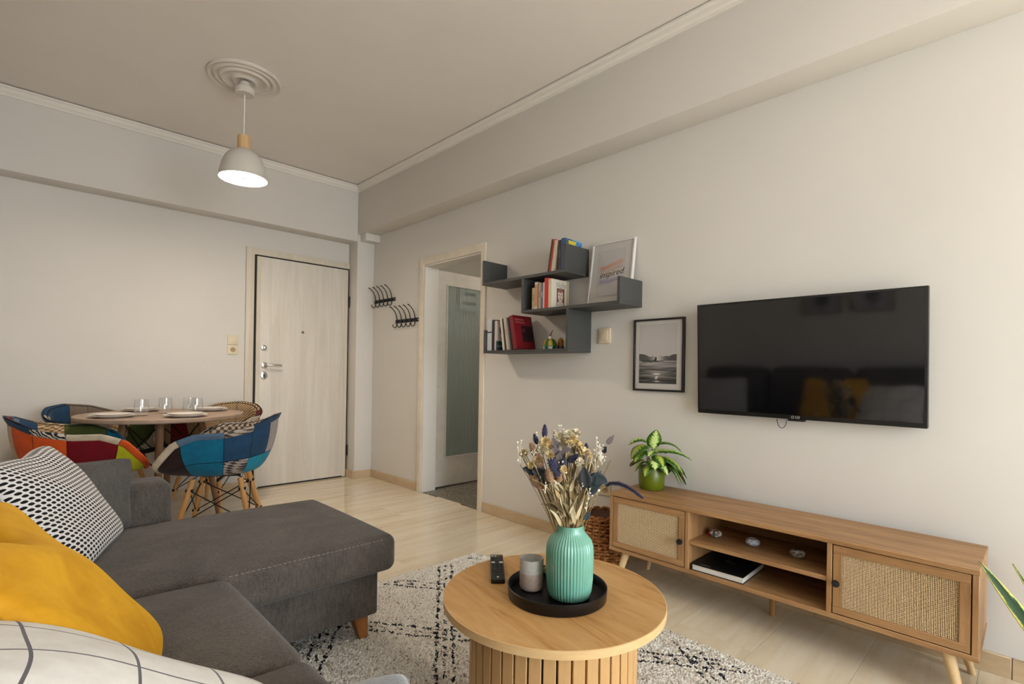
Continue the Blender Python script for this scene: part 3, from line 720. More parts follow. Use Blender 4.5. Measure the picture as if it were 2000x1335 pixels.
for k, ((x, y), lab) in enumerate(glz):
    g_ = thing('water_glass', lab, 'glass', (x, y, DZT), 0, 'glasses on the dining table')
    if gp is None: gp = M().lathe([(0, 0), (.031, 0), (.0355, .004), (.0390, .03), (.0400, .06), (.0375, .104), (.0360, .104), (.0385, .06), (.0375, .03), (.033, .010), (0, .009)], 32).obj('glass_body', GLASS, g_, smooth=True, angle=60)
    else: share(gp, None, (0, 0, 0), g_)
pls = [((.435, 3.945), 'cream dinner plate at the front left of the dining table'), ((.785, 3.770), 'cream dinner plate at the front right of the dining table'), ((.640, 4.380), 'cream dinner plate at the far side of the table behind the left glass'), ((1.020, 4.200), 'cream dinner plate at the far right of the table behind the glasses')]
pp1 = None
for (x, y), lab in pls:
    q_ = thing('dinner_plate', lab, 'plate', (x, y, DZT), 0, 'plates on the dining table')
    if pp1 is None:
        pp1 = M().lathe([(0, 0), (.075, 0), (.080, .004), (.118, .014), (.120, .016), (.117, .017), (.080, .008), (.074, .005), (0, .005)], 48).obj('charger', CHINA, q_, smooth=True, angle=60)
        pp2 = M().lathe([(0, .0055), (.062, .0055), (.066, .009), (.100, .022), (.102, .024), (.099, .0245), (.066, .0145), (.06, .011), (0, .011)], 48).obj('plate_body', CHINA, q_, smooth=True, angle=60)
    else: share(pp1, None, (0, 0, 0), q_); share(pp2, None, (0, 0, 0), q_)
# ================================================================ patchwork tub chairs
def tweed(name, c1, c2, k=220.):
    t = NT(name); v = t.coord('Object'); x, y, z = t.sep(v)
    a = t.math('SINE', t.math('MULTIPLY', t.math('ADD', x, y), k)); b = t.math('SINE', t.math('MULTIPLY', z, k))
    f = t.math('ADD', t.math('MULTIPLY', a, b), t.math('MULTIPLY', t.math('SUBTRACT', t.noise(v, 260, 2), .5), 2.4))
    return t.done(t.ramp(t.math('ADD', t.math('MULTIPLY', f, .5), .5), [(.35, c1), (.65, c2)]), .95, 0, .15)
def zebra(name, c1, c2):
    t = NT(name); w = t.node('ShaderNodeTexWave', {'Vector': t.coord('Object'), 'Scale': 26., 'Distortion': 7., 'Detail': 2.}).outputs['Fac']
    return t.done(t.ramp(w, [(.45, c1), (.55, c2)]), .95, 0, .15)
def fb_(n, r, g, b): return fabric('patch_' + n, rgb(r * .86, g * .86, b * .86), rgb(min(255, r * 1.06), min(255, g * 1.06), min(255, b * 1.06)), 1, .95, 420, 20, .25, .08)
FA = dict(orange=fb_('orange', 208, 84, 32), lime=fb_('lime', 172, 172, 28), wine=fb_('wine', 112, 14, 26), dark=fb_('dark_brown', 46, 30, 26), beige=fb_('beige', 196, 172, 144),
          cream=fb_('cream', 204, 188, 164), navy=fb_('navy', 40, 70, 100), teal=fb_('teal', 20, 104, 136), aqua=fb_('aqua', 34, 140, 170), grey=fb_('grey', 166, 158, 156), slate=fb_('slate', 92, 116, 142),
          olive=fb_('olive', 84, 92, 46), plum=fb_('plum', 62, 34, 70), black=fb_('black', 30, 26, 26), taupe=fb_('taupe', 128, 112, 98),
          tweed=tweed('patch_tweed', rgb(62, 54, 54), rgb(170, 158, 150)), zebra=zebra('patch_zebra', rgb(40, 40, 44), rgb(214, 206, 192)), tan=tweed('patch_tan_check', rgb(120, 92, 64), rgb(206, 176, 136), 300), pepper=tweed('patch_pepper', rgb(84, 72, 62), rgb(190, 176, 160), 150))
BEECH = wood('beech_leg', rgb(198, 138, 76), rgb(224, 170, 106), (6, 6, .7), .45)
def ip(x, xs, ys): return float(np.interp(x, xs, ys))
def sm(t): return t * t * (3 - 2 * t)
TD = [0, 26, 42, 60, 78, 102, 128, 152, 180]
def S(th, s):
    a = abs((math.degrees(th) + 180) % 360 - 180)
    Rs = ip(a, TD, [.235, .225, .210, .200, .192, .190, .190, .185, .185])
    Rr = ip(a, TD, [.265, .300, .345, .318, .296, .285, .292, .298, .292])
    Zr = ip(a, TD, [.474, .480, .522, .640, .682, .686, .712, .755, .772])
    z0 = .440
    if s < .45:
        q = s / .45; r = Rs * q; z = z0 + .018 * q ** 3
    elif s < .93:
        q = (s - .45) / .48; e = q * PI / 2; z1 = z0 + .018
        r = Rs + (Rr - Rs) * math.sin(e) ** 1.15; z = z1 + (Zr - z1) * (1 - math.cos(e)) ** .92
    else:
        q = (s - .93) / .07; r = Rr + .026 * q; z = Zr + .004 * math.sin(q * PI) - .012 * q
    return Vector((math.sin(th) * r * 1.02, math.cos(th) * r * .98, z))
def Sn(th, s):
    e = 1e-3; a = S(th + e, s) - S(th - e, s); b = S(th, min(1, s + e)) - S(th, max(0.001, s - e))
    n = a.cross(b); return n.normalized() if n.length > 1e-12 else Vector((0, 0, 1))
# sign so that +normal points inwards (towards the sitter)
_sg = 1 if Sn(PI, .8).y > 0 else -1
def Soff(th, s, d): return S(th, s) + Sn(th, s) * _sg * d
COLS = [-180, -156, -132, -104, -64, -24, 24, 64, 104, 132, 156, 180]
_core = None; _patch = {}
def chair(lab, loc, rz, outer, upper, rim, inner, seat):
    """outer/upper/rim/inner: fabric names per column (11 of them); seat: four names"""
    global _core
    root = thing('dining_chair', lab, 'chair', (*loc, 0), rz, 'patchwork tub chairs around the dining table')
    if _core is None:
        core = M().grid(lambda u, v: tuple(S(u * 2 * PI - PI, .02 + v * .93)), 72, 22, True).obj('shell', FA['black'], root, smooth=True, angle=60, solid=.018); _core = core
    else: core = share(_core, None, (0, 0, 0), root)
    def patch(key, fn, nu, nv, mat):
        if key not in _patch:
            o = M().grid(fn, nu, nv).obj('fabric_patch', mat, core, smooth=True, angle=80); _patch[key] = o.data
        else:
            me = _patch[key]; o = bpy.data.objects.new('fabric_patch', me); COL.objects.link(o); o.parent = core
        o.material_slots[0].link = 'OBJECT'; o.material_slots[0].material = mat
    for i in range(11):
        a0, a1 = math.radians(COLS[i] + .25), math.radians(COLS[i + 1] - .25)
        A = lambda u: a0 + (a1 - a0) * u
        mid = .70 if i not in (5,) else .6
        patch(('lo', i), lambda u, v: tuple(Soff(A(u), .12 + (mid - .003 - .12) * v, -.0125)), 8, 10, FA[outer[i]])
        patch(('up', i), lambda u, v: tuple(Soff(A(u), mid + .003 + (.962 - mid) * v, -.0125)), 8, 8, FA[upper[i]])
        def rimf(u, v):
            p = S(A(u), .985); n = Sn(A(u), .96) * _sg; t_ = (S(A(u), .97) - S(A(u), .90)).normalized(); f = v * 2 * PI
            return tuple(p + n * (.0145 * math.cos(f)) + t_ * (.0145 * math.sin(f)))
        patch(('rim', i), rimf, 8, 10, FA[rim[i]])
        patch(('in', i), lambda u, v: tuple(Soff(A(u), .455 + .508 * v, .0125)), 8, 12, FA[inner[i]])
    for k in range(4):
        a0, a1 = -PI + k * PI / 2 + .004, -PI + (k + 1) * PI / 2 - .004
        A2 = lambda u: a0 + (a1 - a0) * u
        patch(('seat', k), lambda u, v: tuple(Soff(A2(u), .015 + .43 * v, .0125)), 10, 8, FA[seat[k]])
    ft_ = [(sx * .205, sy * .215) for sx, sy in ((-1, -1), (1, -1), (1, 1), (-1, 1))]; tp_ = [(x * .56, y * .56) for x, y in ft_]
    for (a, b), (c, d) in zip(ft_, tp_):
        M().tube([(a, b, 0), lerp((a, b, 0), (c, d, .416), .5), (c, d, .416)], [.0105, .0145, .0155], 12).obj('leg', BEECH, root, smooth=True)
    for k in range(4):
        a, b, c, d = (*ft_[k], 0), (*tp_[k], .414), (*ft_[(k + 1) % 4], 0), (*tp_[(k + 1) % 4], .414)
        M().cyl(lerp(a, b, .42), lerp(c, d, .86), .0032, None, 6).obj('wire_strut', BLK, root)
        M().cyl(lerp(c, d, .42), lerp(a, b, .86), .0032, None, 6).obj('wire_strut', BLK, root)
        for (p, q) in ((a, b),):
            M().obox(lerp(p, q, .42), (.02, .036, .012)).obj('bolt', BLK, root)
            M().obox(lerp(p, q, .86), (.024, .036, .014)).obj('bolt', BLK, root)
    M().box(-.10, .10, -.006, .006, .394, .406).obj('under_bracket', BLK, root); M().box(-.006, .006, -.10, .10, .4065, .416).obj('under_bracket', BLK, root)
    return root
#            back-left .......... left side ........ front ........ right side .......... back-right
chair('patchwork tub chair with orange, wine and lime panels left of the dining table', CH_NL[:2], CH_NL[2],
      ['beige', 'grey', 'teal', 'navy', 'olive', 'dark', 'lime', 'wine', 'dark', 'dark', 'wine'],
      ['beige', 'grey', 'teal', 'navy', 'olive', 'dark', 'lime', 'wine', 'orange', 'orange', 'beige'],
      ['navy', 'navy', 'tan', 'cream', 'slate', 'cream', 'orange', 'cream', 'zebra', 'navy', 'navy'],
      ['slate', 'navy', 'tan', 'olive', 'teal', 'plum', 'navy', 'teal', 'cream', 'grey', 'wine'], ['navy', 'plum', 'teal', 'beige'])
chair('blue and brown patchwork tub chair nearest the entrance door with a tweed panel', CH_NR[:2], CH_NR[2],
      ['aqua', 'aqua', 'tweed', 'teal', 'dark', 'dark', 'taupe', 'navy', 'wine', 'olive', 'grey'],
      ['grey', 'navy', 'navy', 'teal', 'dark', 'dark', 'taupe', 'navy', 'wine', 'olive', 'grey'],
      ['navy', 'navy', 'pepper', 'slate', 'cream', 'taupe', 'cream', 'slate', 'pepper', 'pepper', 'navy'],
      ['pepper', 'pepper', 'pepper', 'dark', 'wine', 'taupe', 'cream', 'pepper', 'pepper', 'pepper', 'pepper'], ['dark', 'wine', 'taupe', 'navy'])
chair('patchwork tub chair with navy top and cream inside standing at the wall behind the table', CH_FL[:2], CH_FL[2],
      ['navy', 'olive', 'beige', 'cream', 'taupe', 'navy', 'dark', 'grey', 'teal', 'wine', 'beige'],
      ['navy', 'olive', 'beige', 'cream', 'taupe', 'navy', 'dark', 'grey', 'teal', 'wine', 'beige'],
      ['taupe', 'taupe', 'taupe', 'cream', 'cream', 'dark', 'navy', 'navy', 'navy', 'navy', 'navy'],
      ['taupe', 'taupe', 'tan', 'olive', 'cream', 'teal', 'teal', 'olive', 'cream', 'navy', 'navy'], ['teal', 'cream', 'wine', 'navy'])
chair('dark brown and tan patchwork tub chair between the dining table and the entrance door', CH_FR[:2], CH_FR[2],
      ['dark', 'black', 'wine', 'taupe', 'navy', 'dark', 'beige', 'grey', 'teal', 'dark', 'tan'],
      ['dark', 'black', 'wine', 'taupe', 'navy', 'dark', 'beige', 'grey', 'teal', 'dark', 'tan'],
      ['black', 'black', 'wine', 'cream', 'taupe', 'dark', 'cream', 'navy', 'teal', 'slate', 'slate'],
      ['tan', 'tan', 'wine', 'black', 'black', 'dark', 'black', 'wine', 'tan', 'tan', 'tan'], ['black', 'wine', 'black', 'taupe'])
# ================================================================ pendant lamp and ceiling rose
PLASTER = plain('plaster_white', rgb(222, 214, 204), .75, vary=.02)
LP = (.990, 3.405)
cr = thing('ceiling_rose', 'round stepped plaster ceiling rose above the pendant lamp', 'ceiling rose', (*LP, ZC))
rings = [(0, -.001), (.205, -.001), (.205, -.010), (.196, -.016), (.186, -.010), (.178, -.006), (.170, -.014), (.160, -.018), (.150, -.012), (.142, -.008), (.136, -.018), (.124, -.024), (.112, -.016), (.095, -.010), (.080, -.012), (.070, -.022), (.060, -.028), (.050, -.022), (0, -.020)]
M().lathe(rings, 72).obj('rose_body', PLASTER, cr, smooth=True, angle=50)
pl = thing('pendant_lamp', 'lit white dome pendant lamp with a wooden neck over the dining end', 'lamp', (*LP, 2.20))
WMET = plain('lamp_white', rgb(214, 206, 196), .5, vary=.02)
M().lathe([(0, .512), (.050, .512), (.054, .516), (.054, .548), (.048, .553), (0, .553)], 40).obj('canopy', WMET, pl, smooth=True, angle=40)
M().cyl((0, 0, .553), (0, 0, .585), .030, None, 20).obj('canopy_stem', WMET, pl, smooth=True)
M().cyl((0, 0, .255), (0, 0, .513), .003, None, 8).obj('cord', plain('cord_white', rgb(240, 236, 230), .6), pl)
M().cyl((0, 0, .172), (0, 0, .258), .0365, None, 28).obj('wooden_neck', wood('pale_lamp_wood', rgb(206, 164, 112), rgb(226, 190, 142), (8, 8, .7), .5), pl, smooth=True)
dome = [(.036, .178), (.044, .176), (.066, .166), (.088, .146), (.106, .118), (.119, .085), (.128, .050), (.134, .015), (.136, 0)]
M().lathe(dome + [(r - .003, z - .001) for r, z in reversed(dome)], 56, close=True).obj('shade', WMET, pl, smooth=True, angle=60)
def emit(name, c, s):
    t = NT(name); return t.done(c, .4, 0, .3, **{'Emission Color': c, 'Emission Strength': s})
M().lathe([(0, -.0), (.020, .004), (.034, .018), (.040, .040), (.036, .062), (.022, .085), (.016, .12), (0, .125)], 24).obj('bulb', plain('bulb_glass', rgb(240, 228, 210), .3), pl, smooth=True)
M().lathe([(0, .004), (.1285, .004), (.1285, .006), (0, .006)], 40).obj('diffuser', emit('warm_diffuser', (1, .86, .70, 1), LAMP_DIFF), pl, smooth=True, angle=40)

# ================================================================ coat racks
def rack(lab, y0, y1, z):
    c = (y0 + y1) / 2; L = y1 - y0
    r_ = thing('coat_rack', lab, 'coat rack', (XR, c, z), -PI / 2, 'coat racks beside the hall doorway')
    M().box(-L / 2, L / 2, -.006, 0, -.016, .016).obj('bar', BLACKM, r_, bevel=.002, seg=1)
    for s in (-1, 1): M().cyl((s * (L / 2 - .012), -.0085, 0), (s * (L / 2 - .012), -.0058, 0), .006, None, 12).obj('screw', CHROME, r_)
    hk = None
    for k in range(5):
        x = -L / 2 + L * (.10 + .19 * k)
        if hk is None:
            up = [(0, -.010, -.012), (0, -.011, .02), (0, -.018, .055), (0, -.036, .090), (0, -.064, .118), (0, -.086, .128)]
            dn = [(0, -.010, .010), (0, -.010, -.030), (0, -.018, -.052), (0, -.034, -.060), (0, -.048, -.050), (0, -.054, -.032)]
            hk = M().tube(up, [.0055, .005, .0045, .004, .004, .0055], 8).obj('hook', BLACKM, r_, smooth=True); h2_ = M().tube(dn, [.005, .005, .0045, .004, .004, .005], 8).obj('lower_hook', BLACKM, hk, smooth=True)
            hk.location = (x, 0, 0)
        else:
            q_ = share(hk, None, (x, 0, 0), r_); share(h2_, None, (0, 0, 0), q_)
rack('black metal coat rack with five hooks nearer the corner column', 4.185, 4.575, 1.712)
rack('black metal coat rack with five hooks touching the door frame', 3.790, 4.180, 1.498)

# ================================================================ zigzag wall shelf
CHAR = plain('charcoal_laminate', rgb(68, 68, 66), .5, vary=.03)
SX = 2.316; T = .018
sh = thing('wall_shelf', 'charcoal zigzag wall shelf of three stepped boards', 'shelf', (XR, 2.2, 1.175))
def sp(nm, y0, y1, z0, z1, x0=SX): M().box(x0 - XR, -.0005, y0 - 2.2, y1 - 2.2, z0 - 1.175, z1 - 1.175).obj(nm, CHAR, sh, bevel=.001, seg=1)
TB, MB_, BB = 1.644, 1.426, 1.176      # undersides of the boards
sp('board', 1.951, 2.700, TB, TB + T); sp('end_panel', 2.700 - T, 2.700, TB + T, 1.815); sp('end_panel', 1.951, 1.951 + T, TB + T, 1.812)
sp('board', 1.572, 2.315, MB_, MB_ + T); sp('upright', 2.315 - T, 2.315, MB_ + T, TB); sp('end_panel', 1.572, 1.572 + T, MB_ + T, 1.574)
sp('board', 1.925, 2.675, BB, BB + T); sp('upright', 1.925, 1.925 + T, BB + T, MB_); sp('end_panel', 2.675 - T, 2.675, BB + T, 1.335)

# ================================================================ books
PAGES = plain('book_pages', rgb(226, 214, 190), .9)
PRINT = attr_mat('printed_cover', .45, .4)
_bm = {}
def bcol(c, rough=.5):
    k = tuple(c)
    if k not in _bm: _bm[k] = plain('cover_%d' % len(_bm), rgb(*c), rough, vary=.08)
    return _bm[k]
def book(lab, y, z, th, h, d, c, lean=0., x=None, group='books on the wall shelf', cover=None, title=None, tc=(240, 235, 225), band=None):
    """stands on the board with its spine to the room; y is the high-y foot, lean > 0 tips the top towards -y"""
    x0 = (SX + .012) if x is None else x
    r_ = thing('book', lab, 'book', (x0, y, z + max(0., th * math.sin(lean)) + .0004), 0, group); r_.rotation_euler = (lean, 0, 0)
    mt = bcol(c); t_ = .0022
    M().prism([(0, 0), (0, -th), (d, -th), (d, -th + t_), (t_ * 1.2, -th + t_), (t_ * 1.2, -t_), (d, -t_), (d, 0)], 'z', 0, h).obj('cover', mt, r_)
    M().box(t_ * 1.3, d - .004, -th + t_, -t_, .003, h - .003).obj('pages', PAGES, r_)
    if cover: print_sheet('cover_print', basis((1, 0, 0), (0, 0, 1), (0, -1, 0), (d / 2, -th - .0004, h / 2)), d, h, 60, 80, cover, PRINT, r_)
    if band: M().box(-.0005, 0, -th + .001, -.001, h * band[0], h * band[1]).obj('spine_label', bcol(band[2]), r_)
    if title:
        text_part(title, th * .62, bcol(tc), r_, basis((0, 0, -1), (0, -1, 0), (-1, 0, 0), (-.0006, -th / 2, h * .55)), 'spine_title')
    return r_
def cov(bg, items):
    def fn(u, v):
        c = np.ones(u.shape + (3,)) * np.array(bg, float)
        for it in items:
            kind, u0, u1, v0, v1, col = it[:6]
            if kind == 'r': m_ = (u > u0) & (u < u1) & (v > v0) & (v < v1)
            elif kind == 'e': m_ = ((u - (u0 + u1) / 2) / ((u1 - u0) / 2)) ** 2 + ((v - (v0 + v1) / 2) / ((v1 - v0) / 2)) ** 2 < 1
            elif kind == 't': m_ = (u > u0) & (u < u1) & (v > v0) & (v < v1) & (np.sin((u - u0) / (u1 - u0) * it[6] * 6.28) * np.sin((v - v0) / (v1 - v0) * 9 + (u - u0) * 40) > -.25)
            c[m_] = col
        return c
    return fn
zt, zm, zb = TB + T, MB_ + T, BB + T
# top board: three leaning on two upright ones
book('blue book with yellow lettering standing at the right end of the top board', 1.998, zt, .026, .188, .165, (60, 90, 130),
     cover=cov((96, 156, 206), [('r', 0, .42, .78, 1, (34, 38, 48)), ('t', .06, .4, .80, .98, (78, 110, 160), 4), ('r', .18, .66, .62, .97, (28, 30, 32)), ('t', .22, .63, .80, .95, (226, 206, 60), 6), ('t', .22, .63, .66, .78, (226, 206, 60), 5), ('t', .68, .95, .7, .95, (50, 90, 150), 3)]))
book('dark plum paperback against the blue book on the top board', 2.022, zt, .020, .180, .15, (58, 38, 44), .02, title='ROMAN', tc=(150, 130, 120))
book('cream paged booklet leaning between red and plum on the top board', 2.076, zt, .022, .185, .14, (214, 200, 176), .15)
book('red book leaning on the top board', 2.092, zt, .013, .195, .15, (190, 34, 26), .16, band=(.92, .99, (230, 70, 50)))
book('thin dark olive book leaning leftmost on the top board', 2.107, zt, .012, .197, .15, (62, 52, 36), .165)
# middle board
yy = 2.232
for lab, th, h, c, kw in (('short khaki paperback leftmost on the middle board', .022, .135, (178, 166, 132), dict(title='ATLAS', tc=(110, 90, 60))),
                          ('tall cream book with an orange spine stripe on the middle board', .024, .168, (216, 196, 160), dict(band=(.1, .9, (206, 140, 90)))),
                          ('thin brown book second from the tall cream one on the middle board', .006, .160, (120, 72, 48), {}),
                          ('taupe paperback in the middle of the middle board row', .020, .160, (176, 156, 138), dict(title='NOVEL', tc=(90, 70, 60))),
                          ('slate blue paperback beside the white booklet on the middle board', .018, .156, (104, 106, 120), dict(title='POEMS', tc=(210, 210, 210))),
                          ('thin white booklet beside the bright red book on the middle board', .010, .160, (214, 204, 200), {}),
                          ('bright red hardback second from right on the middle board', .032, .184, (206, 40, 24), {})):
    book(lab, yy, zm, th, h, .15, c, **kw); yy -= th + .0008
face = [('r', .30, .74, .10, .70, (120, 74, 72)), ('e', .36, .66, .24, .68, (222, 200, 184)), ('e', .40, .62, .55, .72, (150, 106, 92)), ('r', .42, .48, .46, .49, (70, 36, 40)), ('r', .55, .61, .46, .49, (70, 36, 40)), ('r', .50, .53, .38, .46, (180, 140, 126)), ('r', .46, .57, .32, .345, (120, 50, 52)), ('e', .32, .70, .06, .26, (206, 190, 176)), ('r', .86, 1, 0, 1, (196, 180, 146))]
bk = book('cream hardback with a portrait on its cover rightmost on the middle board', yy, zm, .024, .176, .165, (222, 206, 172), cover=cov((224, 214, 192), face))
text_part('Vichy', .044, bcol((168, 160, 160)), bk, basis((1, 0, 0), (0, 0, 1), (0, -1, 0), (.085, -.0252, .143)), 'cover_title', .25)
# lower board
book('white spined book with a black dot leftmost on the lower board', 2.650, zb, .044, .214, .16, (206, 208, 212), band=(.56, .60, (40, 40, 44)))
book('black book beside the white spined one on the lower board', 2.604, zb, .026, .206, .16, (30, 27, 27))
book('pale book with a dancer on its cover on the lower board', 2.576, zb, .014, .200, .16, (204, 190, 180),
     cover=cov((206, 190, 180), [('e', .2, .75, .5, .9, (96, 58, 50)), ('e', .3, .9, .25, .6, (60, 40, 40)), ('r', 0, 1, 0, .32, (52, 66, 70)), ('r', .1, .8, .12, .18, (110, 130, 130)), ('e', .3, .5, .78, .95, (190, 140, 120))]))
book('white book leaning after the dancer book on the lower board', 2.493, zb, .019, .222, .16, (220, 210, 200), -.16)
book('black thin book leaning between white and cream on the lower board', 2.471, zb, .013, .212, .16, (46, 40, 34), -.17)
book('cream book with faint red print leaning on the lower board', 2.454, zb, .020, .218, .16, (206, 186, 162), -.18, title='DESIGN', tc=(190, 90, 70))
book('silver grey booklet leaning on the lower board', 2.430, zb, .011, .214, .16, (150, 146, 142), -.19)
book('charcoal booklet leaning against the big red book on the lower board', 2.415, zb, .013, .216, .16, (50, 46, 48), -.20)
rb = book('large dark red hardback leaning on the lower board', 2.394, zb, .036, .226, .175, (122, 18, 26), -.21,
          cover=cov((122, 16, 26), [('r', .38, 1, .22, .70, (44, 12, 20)), ('e', .55, .9, .30, .62, (28, 14, 20)), ('e', .42, .56, .5, .62, (90, 40, 46)), ('t', .08, .55, .86, .90, (170, 90, 86), 9), ('t', .08, .6, .78, .82, (170, 90, 86), 10)]))
# ornaments on the lower board
TG = attr_mat('painted_trinket', .3, .5)
o1 = thing('dome_ornament', 'green and gold domed trinket with a white knob on the wall shelf', 'ornament', (2.395, 2.135, zb), 0)
def ring_paint(fn):
    def f(o):
        me = o.data; co = np.zeros(len(me.vertices) * 3, np.float32); me.vertices.foreach_get('co', co); co = co.reshape(-1, 3)
        c = np.array([fn(math.atan2(p[1], p[0]), p[2]) for p in co], float) / 255
        c = np.where(c <= .04045, c / 12.92, ((c + .055) / 1.055) ** 2.4)
        a = me.color_attributes.new('Col', 'FLOAT_COLOR', 'POINT'); a.data.foreach_set('color', np.hstack([c, np.ones((len(c), 1))]).astype(np.float32).ravel()); return o
    return f
def domec(a, z):
    k = int((a + PI) / (2 * PI) * 12)
    if z < .020: return (214, 206, 190) if k % 2 else (40, 110, 96)
    if z < .026: return (60, 130, 60)
    return [(34, 96, 52), (206, 160, 60), (60, 120, 40), (190, 130, 40)][k % 4] if z < .068 else (222, 220, 210)
ring_paint(domec)(M().lathe([(0, 0), (.046, 0), (.047, .018), (.050, .021), (.050, .026), (.046, .030), (.043, .042), (.035, .056), (.022, .066), (.012, .070), (.011, .082), (0, .084)], 72).obj('dome', TG, o1, smooth=True, angle=50))
M().tube([(0, 0, .080), (.004, -.006, .100), (.008, -.014, .122)], [.004, .003, .002], 8).obj('stick', bcol((140, 60, 40)), o1, smooth=True)
o2 = thing('figurine', 'small amber and purple figurine at the back of the lower board', 'ornament', (2.462, 2.105, zb), 0)
ring_paint(lambda a, z: (74, 56, 110) if z < .028 else ((196, 140, 40) if int(a * 3 + 9) % 2 else (170, 104, 44)))(M().lathe([(0, 0), (.022, 0), (.024, .012), (.022, .028), (.018, .034), (.020, .050), (.016, .066), (.008, .074), (0, .078)], 36).obj('figurine_body', TG, o2, smooth=True, angle=60))

# ================================================================ pictures
BLACKF = plain('black_frame', rgb(24, 22, 22), .4); WHITEF = plain('white_frame', rgb(224, 218, 212), .35); MATB = plain('mount_board', rgb(214, 208, 202), .8, vary=.02)
def glaze(name='picture_glass'):
    t = NT(name); o = t.n['Material Output']
    tr_ = t.node('ShaderNodeBsdfTransparent', {0: (.97, .97, .97, 1)}).outputs[0]; gl = t.node('ShaderNodeBsdfGlossy', {0: (1, 1, 1, 1), 'Roughness': .02}).outputs[0]
    fr = t.math('ADD', t.math('MULTIPLY', t.math('POWER', t.node('ShaderNodeLayerWeight', {0: .5}).outputs['Facing'], 4.0), .85), .035)
    t.link(t.node('ShaderNodeMixShader', {0: fr, 1: tr_, 2: gl}).outputs[0], o.inputs[0]); return t.m
PGLASS = glaze()
def frame(root, w, h, bar, t_, mat, back=True):
    """local frame: x right, z up, faces -y, back at y = 0, bottom edge at z = 0"""
    M().box(-w / 2, w / 2, -t_, 0, h - bar, h).obj('frame_bar', mat, root, bevel=.0015, seg=1)
    M().box(-w / 2, w / 2, -t_, 0, 0, bar).obj('frame_bar', mat, root, bevel=.0015, seg=1)
    for s in (-1, 1): M().box(min(s * w / 2, s * (w / 2 - bar)), max(s * w / 2, s * (w / 2 - bar)), -t_, 0, bar, h - bar).obj('frame_bar', mat, root, bevel=.0015, seg=1)
    M().box(-w / 2 + bar, w / 2 - bar, -t_ * .55, -.001, bar, h - bar).obj('mount', MATB, root)
    M().add([(-w / 2 + bar, -t_ * .8, bar), (w / 2 - bar, -t_ * .8, bar), (w / 2 - bar, -t_ * .8, h - bar), (-w / 2 + bar, -t_ * .8, h - bar)], [(0, 1, 2, 3)]).obj('glass', PGLASS, root, fix=False)
pf = thing('picture', 'black framed black and white photo of a surfer at sunset', 'picture', (XR, 1.459, .958), -PI / 2)
frame(pf, .306, .398, .011, .022, BLACKF)
def surfer(u, v):
    g = 206 - 6 * v + 0 * u
    side = np.clip(np.abs(u - .50) / .5, 0, 1)
    hill = .455 + .035 * side ** 1.5 + .008 * np.sin(u * 13 + 1) + .005 * np.sin(u * 37) + .018 * np.exp(-((u - .13) / .07) ** 2)
    glow = np.exp(-((u - .50) / .17) ** 2)
    g = np.where((v < hill) & (v > .385), 92 + 112 * glow - 16 * side, g)
    dpt = np.clip((.40 - v) / .40, 0, 1)
    rip = np.sin(v * 120 + 2.2 * np.sin(u * 5 + v * 24)) * .5 + np.sin(v * 63 + 1.5 * np.sin(u * 3 - 1)) * .5
    wat = 182 - 118 * dpt - 30 * side + 34 * rip * (.5 + side) - 60 * np.exp(-((v - .225 - .012 * np.sin(u * 6)) / .016) ** 2)
    wat = wat + 150 * np.exp(-((u - .48 - .01 * np.sin(v * 60)) / (.028 + .05 * (np.sin(v * 44) > .2))) ** 2) * (v < .175) * (v > .03) * (np.sin(v * 80) > -.5)
    wat = wat + 40 * np.exp(-((u - .5) / .3) ** 2) * (v > .1) * (v < .22)
    g = np.where(v <= .385, wat, g)
    b = np.abs(v - (.378 + .006 * np.sin(u * 34))) < .013 * np.clip(1 - ((u - .30) / .27) ** 2, 0, 1) ** .5
    b |= (np.abs(u - .45 - (v - .40) * .2) < .03 - .25 * np.abs(v - .40)) & (v > .365) & (v < .445)
    b |= (np.abs(v - .378 - .02 * (u - .55)) < .006) & (u > .46) & (u < .66)
    g = np.where(b, 40, g); g = np.clip(g, 30, 235)
    return np.stack([g * 1.0, g * .965, g * .95], -1)
print_sheet('photo_print', basis((1, 0, 0), (0, 0, 1), (0, -1, 0), (-.004, -.0135, .205)), .228, .325, 150, 200, surfer, attr_mat('photo_paper', .6), pf)
# white frame leaning on the middle board
FW, FH = .298, .385; ln = .13
wf = thing('poster', 'white framed watercolour poster reading inspired on the wall shelf', 'poster', (2.483, 1.757, zm + .0005), -PI / 2)
wf.rotation_euler = (-ln, 0, -PI / 2)
frame(wf, FW, FH, .010, .020, WHITEF)
def wash(u, v):
    c = np.ones(u.shape + (3,)) * np.array([208, 202, 200.]);
    n = np.sin(u * 7 + 2) * .5 + np.sin(u * 17 + v * 9) * .25 + np.sin(u * 31 + 4) * .12
    def band(v0, w, col, a, tilt=0):
        k = np.clip(1 - np.abs(v - v0 - tilt * (u - .5) - .02 * n) / w, 0, 1) ** .6 * a * np.clip((u - .04) * 9, 0, 1) * np.clip((.97 - u) * 9, 0, 1); return k[..., None], np.array(col, float)
    for args in ((.66, .065, (216, 150, 130), .95, .14), (.57, .05, (190, 166, 166), .7, .08), (.50, .06, (220, 204, 176), .8, .06), (.62, .04, (214, 200, 170), .6, .3), (.35, .045, (176, 164, 190), .9, .03), (.31, .03, (150, 140, 168), .6, .05), (.27, .03, (208, 192, 196), .7, 0)):
        k, col = band(*args); c = c * (1 - k) + col * k
    e = (np.minimum(u, 1 - u) < .006) | (np.minimum(v, 1 - v) < .005); c[e] = (176, 170, 168)
    return c
print_sheet('watercolour_print', basis((1, 0, 0), (0, 0, 1), (0, -1, 0), (-.004, -.0128, .195)), .188, .275, 110, 150, wash, attr_mat('poster_paper', .7), wf)
